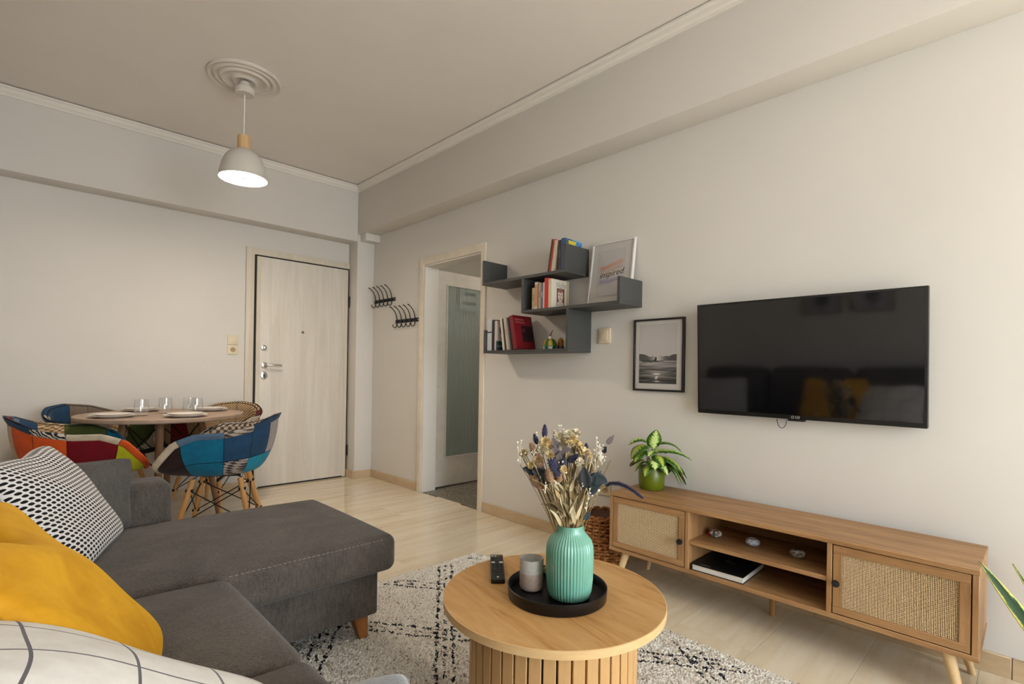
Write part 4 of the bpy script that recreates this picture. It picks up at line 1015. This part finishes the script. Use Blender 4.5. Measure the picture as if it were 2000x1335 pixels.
text_part('inspired', .052, bcol((30, 24, 24)), wf, basis((.99, 0, .09), (-.09, 0, .99), (0, -1, 0), (0.0, -.0136, .190)), 'lettering', .35, .0002)
# two gilt frames on the wall behind the sofa (they show in the television's reflection)
GILT = plain('gilt_frame', rgb(150, 112, 60), .35, .6)
for yc, lab in ((1.42, 'gilt framed leaf print behind the sofa nearer the dining end'), (1.03, 'gilt framed leaf print behind the sofa nearer the window')):
    g_ = thing('picture', lab, 'picture', (XL, yc, 1.33), PI / 2, 'gilt framed prints behind the sofa'); frame(g_, .31, .22, .010, .018, GILT)
    print_sheet('leaf_print', basis((1, 0, 0), (0, 0, 1), (0, -1, 0), (0, -.0115, .11)), .27, .18, 40, 30, cov((200, 196, 196), [('e', .3, .7, .3, .9, (110, 106, 110)), ('e', .5, .56, 0, .5, (120, 116, 110))]), PRINT, g_)

# ================================================================ television
TVB = plain('tv_plastic', rgb(20, 18, 18), .35, vary=.02)
def screen():
    t = NT('tv_screen'); return t.done((.004, .004, .005, 1), .06, 0, .8)
TW, TH = .908, .540; tilt = .052
tv = thing('television', 'large black flat television on the wall', 'television', (2.492, .752, .862), -PI / 2)
# tilt: the foot sits nearer the wall, the head leans into the room
tv.rotation_euler = (tilt, 0, -PI / 2); tv.location = (2.492, .752, .862)
M().box(-TW / 2, TW / 2, -.012, .020, 0, TH).obj('housing', TVB, tv, bevel=.003)
M().box(-TW / 2 + .010, TW / 2 - .010, -.0132, -.0122, .020, TH - .010).obj('screen', screen(), tv)
M().box(-.18, .18, .0202, .028, .12, .42).obj('back_cover', TVB, tv)
M().box(-.035, .035, -.013, .006, -.008, -.0002).obj('sensor_strip', TVB, tv, bevel=.0015, seg=1)
LOGO = plain('logo_white', rgb(196, 196, 198), .5)
text_part('LG', .015, LOGO, tv, basis((1, 0, 0), (0, 0, 1), (0, -1, 0), (.006, -.0127, .0095)), 'logo_lettering')
M().lathe([(.0042, 0), (.0058, 0), (.0058, .0004), (.0042, .0004)], 20, close=True).xform(basis((1, 0, 0), (0, 0, 1), (0, -1, 0), (-.014, -.0124, .0095))).obj('logo_ring', LOGO, tv)
M().tube([(-.062 + .020 * math.cos(a), -.004, -.004 - .040 * math.sin(a)) for a in np.linspace(0, PI, 14)], .0014, 6).obj('cable', BLK, tv, smooth=True)
# ================================================================ rattan television cabinet
CABW = wood('mango_wood_x', rgb(142, 100, 62), rgb(198, 154, 106), (9, .8, 9), .45, .78, 22, .05, .35)
CABV = wood('mango_wood_z', rgb(150, 108, 68), rgb(190, 146, 100), (9, 9, 1.0), .45, .72, 22, .04, .35)
CABI = wood('mango_wood_inside', rgb(120, 82, 50), rgb(150, 108, 68), (9, 1.0, 9), .55, .72, 22, .04, .3)
PALEW = wood('pale_turned_leg', rgb(206, 172, 122), rgb(228, 198, 152), (7, 7, .8), .45)
CX0, CX1, CY0, CY1, CZ0, CZ1 = 2.155, 2.494, .125, 1.505, .170, .460
tvc = thing('tv_cabinet', 'low wooden television cabinet with two rattan doors and an open middle', 'cabinet', (CX1, (CY0 + CY1) / 2, 0))
cx = lambda x: x - CX1
cyy = lambda y: y - (CY0 + CY1) / 2
def cb(nm, x0, x1, y0, y1, z0, z1, mt=CABW, parent=None, bevel=.0015): return M().box(cx(x0), cx(x1), cyy(y0), cyy(y1), z0, z1).obj(nm, mt, parent or tvc, bevel=bevel, seg=1)
t_ = .018
cb('top_board', CX0, CX1, CY0, CY1, CZ1 - t_, CZ1); cb('bottom_board', CX0 + .002, CX1, CY0, CY1, CZ0, CZ0 + t_)
cb('side_panel', CX0 + .002, CX1, CY0 + .002, CY0 + t_, CZ0 + t_, CZ1 - t_, CABV); cb('side_panel', CX0 + .002, CX1, CY1 - t_, CY1 - .002, CZ0 + t_, CZ1 - t_, CABV)
cb('divider', CX0 + .003, CX1 - .006, 1.083, 1.100, CZ0 + t_, CZ1 - t_, CABV); cb('divider', CX0 + .003, CX1 - .006, .527, .544, CZ0 + t_, CZ1 - t_, CABV)
cb('back_panel', CX1 - .005, CX1 - .0005, CY0 + t_, CY1 - t_, CZ0 + t_, CZ1 - t_, CABI)
cb('middle_shelf', CX0 + .006, CX1 - .006, .5445, 1.0825, .299, .316)
KNOB = plain('dark_pewter', rgb(58, 60, 62), .3, .7)
def cane(nm, c1, c2):
    t = NT(nm); v = t.coord('Object', (1, 1, .3)); n_ = t.noise(v, 420, 3)
    return t.done(t.ramp(n_, [(.3, c1), (.7, c2)]), .6, 0, .3)
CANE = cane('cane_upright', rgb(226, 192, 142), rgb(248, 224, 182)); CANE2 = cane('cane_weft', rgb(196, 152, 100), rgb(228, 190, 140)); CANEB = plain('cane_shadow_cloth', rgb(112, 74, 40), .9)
def door(y0, y1, knob_y):
    d_ = bpy.data.objects.new('door', None); COL.objects.link(d_); d_.parent = tvc; d_.location = (cx(CX0 + .0035), 0, 0)
    z0, z1 = .1912, .4388; sy0, sy1, sz0, sz1 = y0 + .028, y1 - .028, z0 + .026, z1 - .030
    b = lambda nm, a0, a1, c0, c1, mt: M().box(0, .016, cyy(a0), cyy(a1), c0, c1).obj(nm, mt, d_, bevel=.0012, seg=1)
    b('door_rail', y0, y1, z0, sz0, CABW); b('door_rail', y0, y1, sz1, z1, CABW); b('door_stile', y0, sy0, sz0, sz1, CABV); b('door_stile', sy1, y1, sz0, sz1, CABV)
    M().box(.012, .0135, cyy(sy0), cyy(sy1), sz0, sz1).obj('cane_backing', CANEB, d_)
    # woven cane: upright pairs and wavy cross strands
    pit = .0088; ny = int((sy1 - sy0) / pit); nz = int((sz1 - sz0) / (pit * .74)); wu, wv = M(), M(); hw = .0015
    for i in range(ny):
        yc = sy0 + (i + .5) * (sy1 - sy0) / ny
        for s in (-1, 1):
            ya = cyy(yc + s * .0022); wu.add([(.0058, ya - .0011, sz0), (.0042, ya, sz0), (.0058, ya + .0011, sz0), (.0058, ya - .0011, sz1), (.0042, ya, sz1), (.0058, ya + .0011, sz1)], [(0, 1, 4, 3), (1, 2, 5, 4)])
    for k in range(nz):
        zc = sz0 + (k + .5) * (sz1 - sz0) / nz; vs_ = []; fs_ = []
        for i in range(ny * 2 + 1):
            y_ = sy0 + i * (sy1 - sy0) / (ny * 2)
            up_ = .0068 if i % 2 == 0 else (.0036 if ((i // 2 + k) % 2 == 0) else .0086)
            vs_ += [(up_ + .0008, cyy(y_), zc - hw), (up_, cyy(y_), zc), (up_ + .0008, cyy(y_), zc + hw)]
            if i:
                a = (i - 1) * 3; fs_ += [(a, a + 1, a + 4, a + 3), (a + 1, a + 2, a + 5, a + 4)]
        wv.add(vs_, fs_)
    tag(wu.obj('cane_uprights', CANE, d_, fix=False), 'upright natural cane strands', kind='stuff'); tag(wv.obj('cane_weft', CANE2, d_, fix=False), 'woven natural cane infill', kind='stuff')
    kn = M().lathe([(0, 0), (.006, 0), (.006, .010), (.012, .013), (.0135, .018), (.012, .022), (0, .024)], 24).xform(basis((0, 1, 0), (0, 0, 1), (-1, 0, 0), (0, cyy(knob_y), .305))).obj('knob', KNOB, d_, smooth=True, angle=50)
door(1.1035, 1.4840, 1.118); door(.1460, .5235, .510)
def tleg(x, y, dx, dy, nm='leg'):
    M().tube([(cx(x), cyy(y), CZ0 - .0003), (cx(x + dx * .5), cyy(y + dy * .5), CZ0 / 2), (cx(x + dx), cyy(y + dy), 0)], [.0185, .0155, .0105], 18).obj(nm, PALEW, tvc, smooth=True, angle=50)
tleg(2.195, 1.425, -.02, .045); tleg(2.195, .205, -.02, -.045); tleg(2.455, 1.425, .012, .045); tleg(2.455, .205, .012, -.045)
M().tube([(cx(2.405), cyy(.812), CZ0 - .0003), (cx(2.405), cyy(.812), 0)], .012, 14).obj('centre_leg', wood('brown_peg', rgb(150, 108, 62), rgb(190, 146, 92), (6, 6, 1), .4), tvc, smooth=True)
# black book lying on the lower shelf
lb = thing('book', 'black hardback with white page edges lying in the cabinet', 'book', (2.166, 1.071, CZ0 + t_ + .0003), 0)
BKB = plain('black_cloth_cover', rgb(20, 19, 19), .4); WP = plain('white_page_block', rgb(222, 216, 206), .9)
lb.rotation_euler = (0, 0, .03)
M().box(0, .262, -.222, 0, 0, .0025).obj('cover', BKB, lb); M().box(0, .262, -.222, 0, .0255, .028).obj('cover', BKB, lb); M().box(0, .262, -.003, 0, .0025, .0255).obj('spine', BKB, lb)
M().box(.003, .258, -.219, -.0035, .0027, .0253).obj('pages', WP, lb)
print_sheet('cover_print', basis((0, -1, 0), (1, 0, 0), (0, 0, 1), (.131, -.111, .0284)), .215, .255, 60, 60, cov((16, 15, 16), [('e', .40, .52, .52, .60, (120, 120, 120)), ('e', .50, .64, .46, .55, (96, 96, 98)), ('t', .12, .34, .05, .08, (120, 118, 116), 8)]), PRINT, lb)
# three little painted bowls
def bowlpaint(pal, k, seed):
    def f(a, z):
        i = int((a + PI) / (2 * PI) * k); j = int(z / .006)
        return pal[(i * 3 + j * 5 + (i * j) % 3 + seed) % len(pal)]
    return f
for (x, y), lab, pal, s in (((2.305, 1.030), 'tiny painted bowl with red flower nearest the left rattan door', [(224, 220, 210), (60, 70, 76), (190, 70, 50), (214, 206, 190), (150, 150, 140)], 1),
                            ((2.312, .866), 'tiny white and blue bowl in the middle of the cabinet shelf', [(222, 220, 218), (150, 166, 200), (210, 206, 200), (186, 190, 206)], 2),
                            ((2.303, .684), 'tiny brown and white patterned bowl nearest the right rattan door', [(206, 200, 190), (90, 84, 80), (170, 160, 148), (226, 222, 214)], 3)):
    b_ = thing('trinket_bowl', lab, 'bowl', (x, y, .3165), 0, 'painted bowls on the cabinet shelf')
    ring_paint(bowlpaint(pal, 14, s))(M().lathe([(0, 0), (.016, 0), (.026, .006), (.030, .014), (.027, .022), (.018, .028), (.0165, .027), (.022, .020), (.024, .014), (.014, .004), (0, .004)], 56).obj('bowl_body', TG, b_, smooth=True, angle=60))

# ================================================================ woven basket behind the cabinet
WIC = NT('water_hyacinth'); _n = WIC.noise(WIC.coord('Object'), 45, 4); WICK = WIC.done(WIC.ramp(_n, [(.3, rgb(112, 66, 30)), (.55, rgb(160, 104, 58)), (.75, rgb(196, 146, 94))]), .8, 0, .2)
bk_ = thing('basket', 'brown woven basket on the floor at the left end of the cabinet', 'basket', (2.318, 1.660, 0))
def brad(z): return ip(z, [0, .04, .14, .22, .285], [.105, .128, .138, .128, .112])
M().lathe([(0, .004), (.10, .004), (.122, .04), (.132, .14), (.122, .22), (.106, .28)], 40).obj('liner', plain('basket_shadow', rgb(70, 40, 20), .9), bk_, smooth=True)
nst = 26
for k in range(nst):
    a = 2 * PI * k / nst
    M().tube([(brad(z) * math.cos(a), brad(z) * math.sin(a), z) for z in np.linspace(.004, .283, 9)], .006, 6).obj('upright_stake', WICK, bk_, smooth=True)
for r_ in range(17):
    z = .012 + r_ * .0165; rd = brad(z); pts = []
    for i in range(nst * 2 + 1):
        a = 2 * PI * i / (nst * 2); w_ = .0075 * (1 if (i // 2 + r_) % 2 else -1) * (1 if i % 2 == 0 else 0)
        pts.append(((rd + w_ + .003) * math.cos(a), (rd + w_ + .003) * math.sin(a), z + rng.uniform(-.0025, .0025)))
    M().tube(pts, .0075, 6, False).obj('woven_strand', WICK, bk_, smooth=True)
for ph in (0, 1.5):
    M().tube([((.114 + .006 * math.cos(14 * a + ph)) * math.cos(a), (.114 + .006 * math.cos(14 * a + ph)) * math.sin(a), .285 + .007 * math.sin(14 * a + ph)) for a in np.linspace(0, 2 * PI, 80)], .0075, 6, False).obj('braided_rim', WICK, bk_, smooth=True)

# ================================================================ leafy plants
def leafmat(name, edge, mid, light, w0=.35, w1=.72, streak=22., va=.10, na=.5):
    t = NT(name); x, y, _ = t.sep(t.coord('UV'))
    c = t.math('ABSOLUTE', t.math('MULTIPLY', t.math('SUBTRACT', x, .5), 2.))
    vein = t.math('MULTIPLY', t.math('SINE', t.math('ADD', t.math('MULTIPLY', y, streak * 2), t.math('MULTIPLY', c, -9.))), va)
    n_ = t.math('MULTIPLY', t.math('SUBTRACT', t.noise(t.coord('Object'), 70, 3), .5), na)
    f = t.math('ADD', t.math('ADD', c, vein), n_)
    t.bump(vein, .3, .003)
    return t.done(t.ramp(f, [(.05, light), (w0, light), (w1 - .1, mid), (w1 + .05, edge), (.97, edge)]), .38, 0, .4, **{'Subsurface Weight': .0})
def leaf_mesh(P, d0, up, L, Wd, droop, curl=.18, n=14, m_=6, tip=1.6, fat=.42, twist=0., side=0.):
    """a blade that starts at P along d0 and bends down; returns verts, faces, uvs (double layer gives it thickness)"""
    d = Vector(d0).normalized(); p = Vector(P); vs = []; uv = []; upv = Vector(up)
    for j in range(n + 1):
        t = j / n
        w = Wd / 2 * (math.sin(PI * min(1, t ** fat)) ** .8 if 0 < t < 1 else 0.02) * (1 - .0 * t) + .0006
        s = d.cross(upv); s = s.normalized() if s.length > 1e-4 else Vector((1, 0, 0)); nn = s.cross(d).normalized()
        s = (Matrix.Rotation(twist * t, 3, d) @ s)
        nn = s.cross(d).normalized()
        for i in range(m_ + 1):
            a = 2 * i / m_ - 1; vs.append(p + s * (a * w) + nn * (curl * w * (a * a) + .0)); uv.append((i / m_, t))
        p = p + d * (L / n); d = (d + Vector((0, 0, -1)) * (droop / n) + s * (side / n)).normalized()
    fs = [(j * (m_ + 1) + i, j * (m_ + 1) + i + 1, (j + 1) * (m_ + 1) + i + 1, (j + 1) * (m_ + 1) + i) for j in range(n) for i in range(m_)]
    return vs, fs, uv
def leaf_obj(name, parent, mat, thick=.0012, **kw):
    vs, fs, uv = leaf_mesh(**kw); me = bpy.data.meshes.new(name); me.from_pydata([tuple(v) for v in vs], [], fs)
    L_ = me.uv_layers.new(name='UVMap')
    for lp in me.loops: L_.data[lp.index].uv = uv[lp.vertex_index]
    me.shade_smooth(); me.materials.append(mat); o = bpy.data.objects.new(name, me); COL.objects.link(o); o.parent = parent
    md = o.modifiers.new('solid', 'SOLIDIFY'); md.thickness = thick; return o
RT = Vector((_rt[0], _rt[1], 0)); FWD = Vector((_fw[0], _fw[1], 0)); UP = Vector((0, 0, 1))
pp_ = thing('potted_plant', 'variegated leafy plant in an olive green pot on the cabinet', 'plant', (2.372, 1.398, CZ1 + .0003))
OLIVE = plain('olive_ceramic', rgb(100, 112, 18), .32, vary=.03)
M().lathe([(0, 0), (.056, 0), (.0625, .006), (.066, .05), (.067, .112), (.0655, .1145), (.063, .112), (.062, .05), (.05, .012), (0, .012)], 48).obj('pot', OLIVE, pp_, smooth=True, angle=50)
M().lathe([(0, .098), (.0622, .098)], 24).obj('soil', plain('potting_soil', rgb(40, 28, 18), .95), pp_)
LF = leafmat('dieffenbachia_leaf', rgb(44, 84, 20), rgb(112, 150, 40), rgb(206, 220, 140), .30, .66, 22., .12, 1.0)
LF2 = leafmat('dieffenbachia_leaf_dark', rgb(50, 88, 20), rgb(128, 150, 40), rgb(176, 186, 80), .2, .5)
STEM = plain('green_stem', rgb(150, 176, 90), .5)
# (right, up, towards camera) of the leaf base, then direction, length, width, droop
leaves = [((.008, .205, .0), (.02, 1, .25), .105, .066, .7, LF), ((-.030, .225, .03), (-.85, .42, .3), .130, .095, 2.6, LF2), ((-.022, .235, -.01), (-.5, .62, .1), .120, .080, 2.4, LF), ((-.045, .205, .04), (-.75, .30, .5), .105, .075, 2.6, LF2),
          ((.018, .230, .0), (.85, .50, .1), .150, .060, 1.9, LF2), ((.022, .200, .03), (.95, .34, .2), .175, .082, 1.3, LF), ((.018, .170, .04), (.8, .28, .5), .160, .078, 2.0, LF2), ((.03, .155, .01), (.85, .22, .0), .190, .060, 2.1, LF),
          ((.025, .135, .0), (.9, .16, -.2), .220, .050, 2.0, LF2), ((-.030, .140, .02), (-.7, .5, .2), .095, .036, 3.2, LF2), ((.035, .125, .02), (.75, .25, .3), .150, .046, 2.9, LF), ((-.012, .160, .06), (-.1, .35, .9), .095, .066, 2.0, LF), ((.045, .125, -.02), (.35, -.1, -.5), .105, .095, 1.6, LF2), ((.0, .180, .05), (.25, .3, .8), .10, .065, 2.2, LF2), ((-.035, .14, -.04), (-.4, .2, -.5), .10, .075, 2, LF2),
          ((-.005, .19, .04), (-.35, .6, .6), .095, .06, 1.8, LF), ((.03, .18, -.04), (.5, .6, -.5), .12, .08, 2.0, LF), ((.0, .15, .03), (.5, .3, .7), .12, .07, 2.4, LF), ((-.02, .13, .05), (-.5, .3, .7), .10, .055, 2.2, LF2), ((.05, .14, .0), (.9, .05, .3), .15, .055, 2.4, LF2)]
for (b, d, L, w, dr, mt) in leaves:
    P = RT * b[0] + UP * b[1] - FWD * b[2]; dv = RT * d[0] + UP * d[1] - FWD * d[2]
    leaf_obj('leaf', pp_, mt, P=P, d0=dv, up=(0, 0, 1) if abs(d[1]) < .9 else tuple(-FWD), L=L * 1.05, Wd=w * 1.15, droop=dr, curl=-.25, fat=.72)
    a = Vector((b[0] * .4 * RT.x, b[0] * .4 * RT.y, .097)) - FWD * b[2] * .4
    M().tube([a, a.lerp(P, .5) + Vector((0, 0, .01)), P], [.0035, .003, .0022], 6).obj('stem', STEM, pp_, smooth=True)
# snake plant at the right edge
sn = thing('snake_plant', 'snake plant with yellow edged leaves at the right end of the cabinet', 'plant', (2.24, -.085, 0))
M().lathe([(0, .0), (.085, .0), (.095, .02), (.11, .20), (.105, .205), (.10, .20), (.088, .03), (0, .03)], 40).obj('pot', plain('stone_grey_pot', rgb(150, 146, 140), .6), sn, smooth=True, angle=50)
M().lathe([(0, .185), (.1, .185)], 24).obj('soil', plain('potting_soil_2', rgb(40, 28, 18), .95), sn)
SNK = leafmat('snake_leaf', rgb(206, 196, 96), rgb(60, 96, 50), rgb(26, 60, 30), .45, .82, 14.)
for b, d, L, w, dr in (((-.03, .20, 0), (-.60, .80, .0), .43, .040, .06), ((-.02, .2, .04), (-.56, .83, .1), .45, .012, .10), ((.01, .2, .0), (-.36, .93, 0), .44, .044, .1), ((.03, .2, .04), (-.30, .95, 0), .36, .042, .1), ((.0, .2, -.03), (.02, 1, .05), .42, .044, .15), ((.04, .2, .0), (.3, .95, 0), .36, .04, .3), ((.02, .2, .05), (.1, .95, .3), .33, .04, .3)):
    P = RT * b[0] + UP * (b[1] - .02) - FWD * b[2]; dv = RT * d[0] + UP * d[1] - FWD * d[2]
    leaf_obj('leaf', sn, SNK, P=P, d0=dv, up=tuple(-FWD), L=L, Wd=w, droop=dr, curl=.25, fat=.75, thick=.003, side=0)
# ================================================================ dried bouquet in the vase
bq = thing('dried_bouquet', 'dried bouquet of blue, cream and white flowers in the mint vase', 'bouquet', (VP[0], VP[1], VZ + .19))
MPX = .001464
def loc(px, py, w=0.0):
    """a spot of the bouquet given across, up and towards the window (w), as seen from the sofa"""
    return RT * ((px - 1107) * MPX) + UP * ((1018 - py) * MPX + .005) - FWD * w
NAVY = fabric('navy_lagurus', rgb(30, 28, 58), rgb(66, 63, 104), 1, .95, 300, 60, .8, .4); CRM = plain('cream_bloom', rgb(232, 206, 152), .9, vary=.15); PCH = plain('pale_bloom', rgb(236, 222, 192), .9, vary=.12)
BRN = fabric('brown_lagurus', rgb(150, 108, 72), rgb(196, 152, 110), 1, .95, 300, 60, .8, .4); DKL = plain('dark_eucalyptus', rgb(34, 36, 42), .6, vary=.3); TEALL = plain('teal_eucalyptus', rgb(46, 60, 64), .75, vary=.45)
MAUV = plain('mauve_leaf', rgb(98, 88, 88), .8, vary=.15); WHT = plain('white_seed', rgb(236, 226, 206), .8); STRAW = plain('straw_stem', rgb(176, 150, 104), .9, vary=.2); STRW2 = plain('pale_dry_leaf', rgb(206, 188, 150), .9, vary=.2); OLV = plain('olive_dry_leaf', rgb(120, 106, 72), .9, vary=.2)
def stem_to(P, r=.0013, mat=STRAW, bow=.0):
    a = Vector((P.x * .12, P.y * .12, -.02)); a = Vector((max(-.026, min(.026, P.x * .3)), max(-.026, min(.026, P.y * .3)), -.03))
    mid = a.lerp(P, .5) + Vector((0, 0, .012)) + RT * bow
    return M().tube([a, a.lerp(mid, .5) + Vector((0, 0, .006)), mid, mid.lerp(P, .5) + Vector((0, 0, .004)), P], r, 5).obj('stem', mat, bq)
def lagurus(px, py, L, R, ang, mat, w=0):
    """fuzzy seed head: spindle of overlapping bristles"""
    P = loc(px, py, w); ax = (RT * math.sin(ang) + UP * math.cos(ang)).normalized(); b = P - ax * L / 2
    s = ax.cross(FWD).normalized(); q = ax.cross(s); m_ = M(); n = 130
    for k in range(n):
        t = (k + .5) / n; f = k * 2.39996; rad = R * math.sin(PI * min(.97, t ** .7 * .96 + .02)) ** .7
        o_ = (s * math.cos(f) + q * math.sin(f)); p = b + ax * (t * L) + o_ * rad * .55; e = p + o_ * rad * .6 + ax * (L * .13)
        tg = ax.cross(o_) * R * .22
        m_.add([tuple(p - tg), tuple(p + tg), tuple(e)], [(0, 1, 2)])
    m_.tube([b + ax * L * t for t in (0, .15, .4, .7, .92, 1)], [R * .2, R * .65, R * .75, R * .6, R * .3, R * .05], 8)
    m_.obj('seed_head', mat, bq, fix=False); stem_to(b)
def bloom(px, py, r, mat, w=0):
    P = loc(px, py, w); o = strawhead(bq, 'flower', P, r, mat, 5, 13, .8)
    tilt_ = Vector((P.x, P.y, .10)).normalized(); o.rotation_euler = Vector((0, 0, 1)).rotation_difference((tilt_ - FWD * .7).normalized()).to_euler()
    stem_to(P - Vector((0, 0, r * .4)))
def dleaf(px, py, L, Wd, ang, mat, w=0, droop=.6, fat=.7, tw=0., st=True):
    P = loc(px, py, w); d = RT * math.sin(ang) + UP * math.cos(ang) - FWD * .15
    leaf_obj('leaf', bq, mat, thick=.0006, P=P, d0=d, up=tuple(-FWD), L=L, Wd=Wd, droop=droop, curl=.3, fat=fat, twist=tw, n=10, m_=4)
    if st: stem_to(P)
def spray(pts, w=0, r=.0032, stem=True):
    m_ = M(); c = loc(sum(p[0] for p in pts) / len(pts), max(p[1] for p in pts) + 8, w)
    for (px, py, *k) in pts:
        P = loc(px, py, w + random.uniform(-.01, .01)); rr = r * (k[0] if k else 1)
        m_.lathe([(0, -rr), (rr * .8, -rr * .5), (rr, 0), (rr * .75, rr * .6), (0, rr * 1.1)], 7, tuple(P)); m_.tube([c, c.lerp(P, .6) + Vector((0, 0, .003)), P], .0006, 4)
    tag(m_.obj('seed_spray', WHT, bq, fix=False), kind='stuff')
    if stem: stem_to(c, .001)
for (px, py, L, R, a, mt, w) in ((1055, 838, .030, .008, 0, NAVY, .0), (1068, 892, .046, .012, -.35, NAVY, .05), (1076, 905, .036, .011, -.2, NAVY, .05), (1136, 872, .026, .008, .0, NAVY, -.01), (1107, 884, .026, .010, .9, NAVY, .04), (1038, 853, .024, .007, -.3, NAVY, .0), (1089, 894, .024, .010, .1, NAVY, .045),
                                 (1034, 872, .034, .010, -.45, BRN, .02), (1043, 890, .036, .011, -.4, BRN, .03), (1062, 914, .030, .011, -.3, BRN, .06), (1078, 848, .030, .009, -.35, PCH, .0), (1040, 932, .044, .012, -.75, BRN, .02), (1082, 918, .024, .009, .2, BRN, .05)):
    lagurus(px, py, L * 1.2, R * 1.3, a, mt, w)
for (px, py, r, mt, w) in ((1057, 858, .017, CRM, .03), (1080, 848, .012, PCH, .01), (1103, 852, .018, CRM, .01), (1116, 846, .016, PCH, -.02), (1112, 862, .016, CRM, .0), (1128, 880, .019, CRM, .02), (1121, 870, .016, CRM, .0), (1064, 878, .012, CRM, .05), (1098, 842, .013, PCH, .02), (1050, 872, .013, PCH, .03), (1118, 890, .012, PCH, .05), (1088, 902, .010, CRM, .06), (1030, 900, .012, CRM, .03), (1017, 882, .013, CRM, .0), (1044, 890, .014, CRM, .03), (1135, 890, .014, CRM, .0), (1094, 866, .013, PCH, -.02), (1070, 870, .012, CRM, -.03)):
    bloom(px, py, r * 1.2, mt, w)
for args in ((1060, 920, .050, .030, -1.0, DKL, .03, .5), (1040, 912, .040, .026, -1.2, DKL, .02, .3), (1090, 905, .040, .030, .1, DKL, .03, .2), (1130, 936, .062, .036, -.15, DKL, .06, -.1), (1136, 925, .056, .034, .9, TEALL, .05, 1.8), (1132, 950, .056, .030, .6, TEALL, .04, 1.0), (1140, 935, .040, .026, .2, TEALL, .05, .8), (1072, 868, .026, .019, .5, MAUV, .02, .8), (1078, 878, .026, .022, -.5, MAUV, .035, .9), (1084, 884, .028, .022, .3, MAUV, .035, 1.2), (1074, 862, .024, .018, -.3, MAUV, .03, .7), (1088, 872, .024, .018, .9, MAUV, .03, 1.2), (1080, 890, .024, .018, 0., MAUV, .04, .5), (1096, 935, .050, .028, -.7, DKL, .03, 1.2), (1060, 938, .05, .024, -.5, DKL, .02, .6), (1133, 1002, .026, .016, .4, TEALL, .02, .5)):
    px, py, L, Wd, a, mt, w, dr = args; dleaf(px, py, L, Wd, a, mt, w, dr)
for k in range(76):
    a = random.uniform(-.55, .5); py = random.uniform(925, 1012); px = 1107 + random.uniform(-16, 16) + a * (1035 - py) * .62
    dleaf(px, py, random.uniform(.035, .080), random.uniform(.005, .013), a * 1.15 + random.uniform(-.35, .35), random.choice((STRW2, OLV, OLV, STRAW, STRW2)), random.uniform(-.02, .05), random.uniform(-.6, 1.2), .8, random.uniform(-3, 3), False)
for k in range(26):
    a = random.uniform(-.62, .5); h = random.uniform(60, 150); px, py = 1107 + math.tan(a) * h, 1010 - h
    spray([(px + random.uniform(-7, 7), py + random.uniform(-7, 7), random.uniform(.5, .9)) for _ in range(5)], random.uniform(-.03, .06), .0030, False)
for k in range(16):
    a = random.uniform(-.6, .5); h = random.uniform(85, 150)
    dleaf(1107 + math.tan(a) * h, 1010 - h, random.uniform(.018, .034), random.uniform(.008, .016), a + random.uniform(-.5, .5), random.choice((DKL, MAUV, OLV, STRW2)), random.uniform(-.03, .05), random.uniform(-.3, 1.), .7, random.uniform(-1, 1), False)
for k in range(22):
    a = random.uniform(-.6, .45); stem_to(loc(1107 + math.tan(a) * 150, 870 + abs(a) * 40, random.uniform(-.04, .05)), random.uniform(.0010, .0019), random.choice((STRAW, OLV, STRW2)))
for pts, w in (([(1003, 858), (1003, 869), (1012, 871), (1009, 861), (1004, 892), (1010, 880), (1018, 878)], .01), ([(1086, 826), (1090, 833), (1085, 838), (1093, 838), (1090, 845), (1082, 826)], .0), ([(1155, 848), (1157, 857), (1156, 864), (1150, 872, 1.3), (1155, 876, 1.2), (1151, 882, 1.5)], .0), ([(1039, 840), (1041, 846), (1036, 848)], .0), ([(1061, 921), (1068, 925), (1074, 928), (1066, 931), (1078, 921), (1080, 930)], .05), ([(1087, 889), (1083, 905), (1093, 908), (1085, 915)], .05), ([(1158, 934, 1.6), (1153, 938, 1.5), (1156, 944, 1.5), (1149, 946, 1.5), (1152, 930, 1.4)], .03), ([(1036, 912), (1044, 916), (1046, 921)], .03), ([(1123, 905), (1122, 914), (1121, 919)], .05), ([(1010, 855), (1006, 862), (1013, 874)], .0), ([(1136, 958), (1134, 968), (1131, 975)], .04), ([(1080, 985), (1088, 980), (1092, 988)], .04)):
    spray(pts, w)
for (px, py, a) in ((1166, 877, .5), (1163, 885, 1.1)): dleaf(px - 6, py + 4, .020, .011, a, WHT, 0, .0, .9, 0, True)
# the long drooping blue spike
sp_ = [loc(1171, 938, .02), loc(1180, 932, .02), loc(1195, 932, .02), loc(1212, 938, .02), loc(1228, 948, .02), loc(1241, 958, .02)]
m_ = M()
for k in range(420):
    t = k / 419 * (len(sp_) - 1); i = min(int(t), len(sp_) - 2); p = sp_[i].lerp(sp_[i + 1], t - i); ax = (sp_[i + 1] - sp_[i]).normalized()
    s = ax.cross(FWD).normalized(); q = ax.cross(s); f = k * 2.39996; R_ = .0075 * (.55 + .45 * math.sin(PI * min(1, k / 419 * .9 + .1)))
    o_ = s * math.cos(f) + q * math.sin(f); tg = ax.cross(o_) * .0017
    m_.add([tuple(p + o_ * R_ * .4 - tg), tuple(p + o_ * R_ * .4 + tg), tuple(p + o_ * R_ * random.uniform(.9, 1.5) + ax * .005)], [(0, 1, 2)])
m_.tube(sp_, [.001, .0028, .0032, .0032, .0032, .002], 8)
m_.obj('blue_spike', NAVY, bq, fix=False)
M().tube([Vector((0, 0, -.02)), loc(1130, 985, .02), loc(1150, 950, .02), sp_[0]], .0012, 5).obj('stem', STRAW, bq)
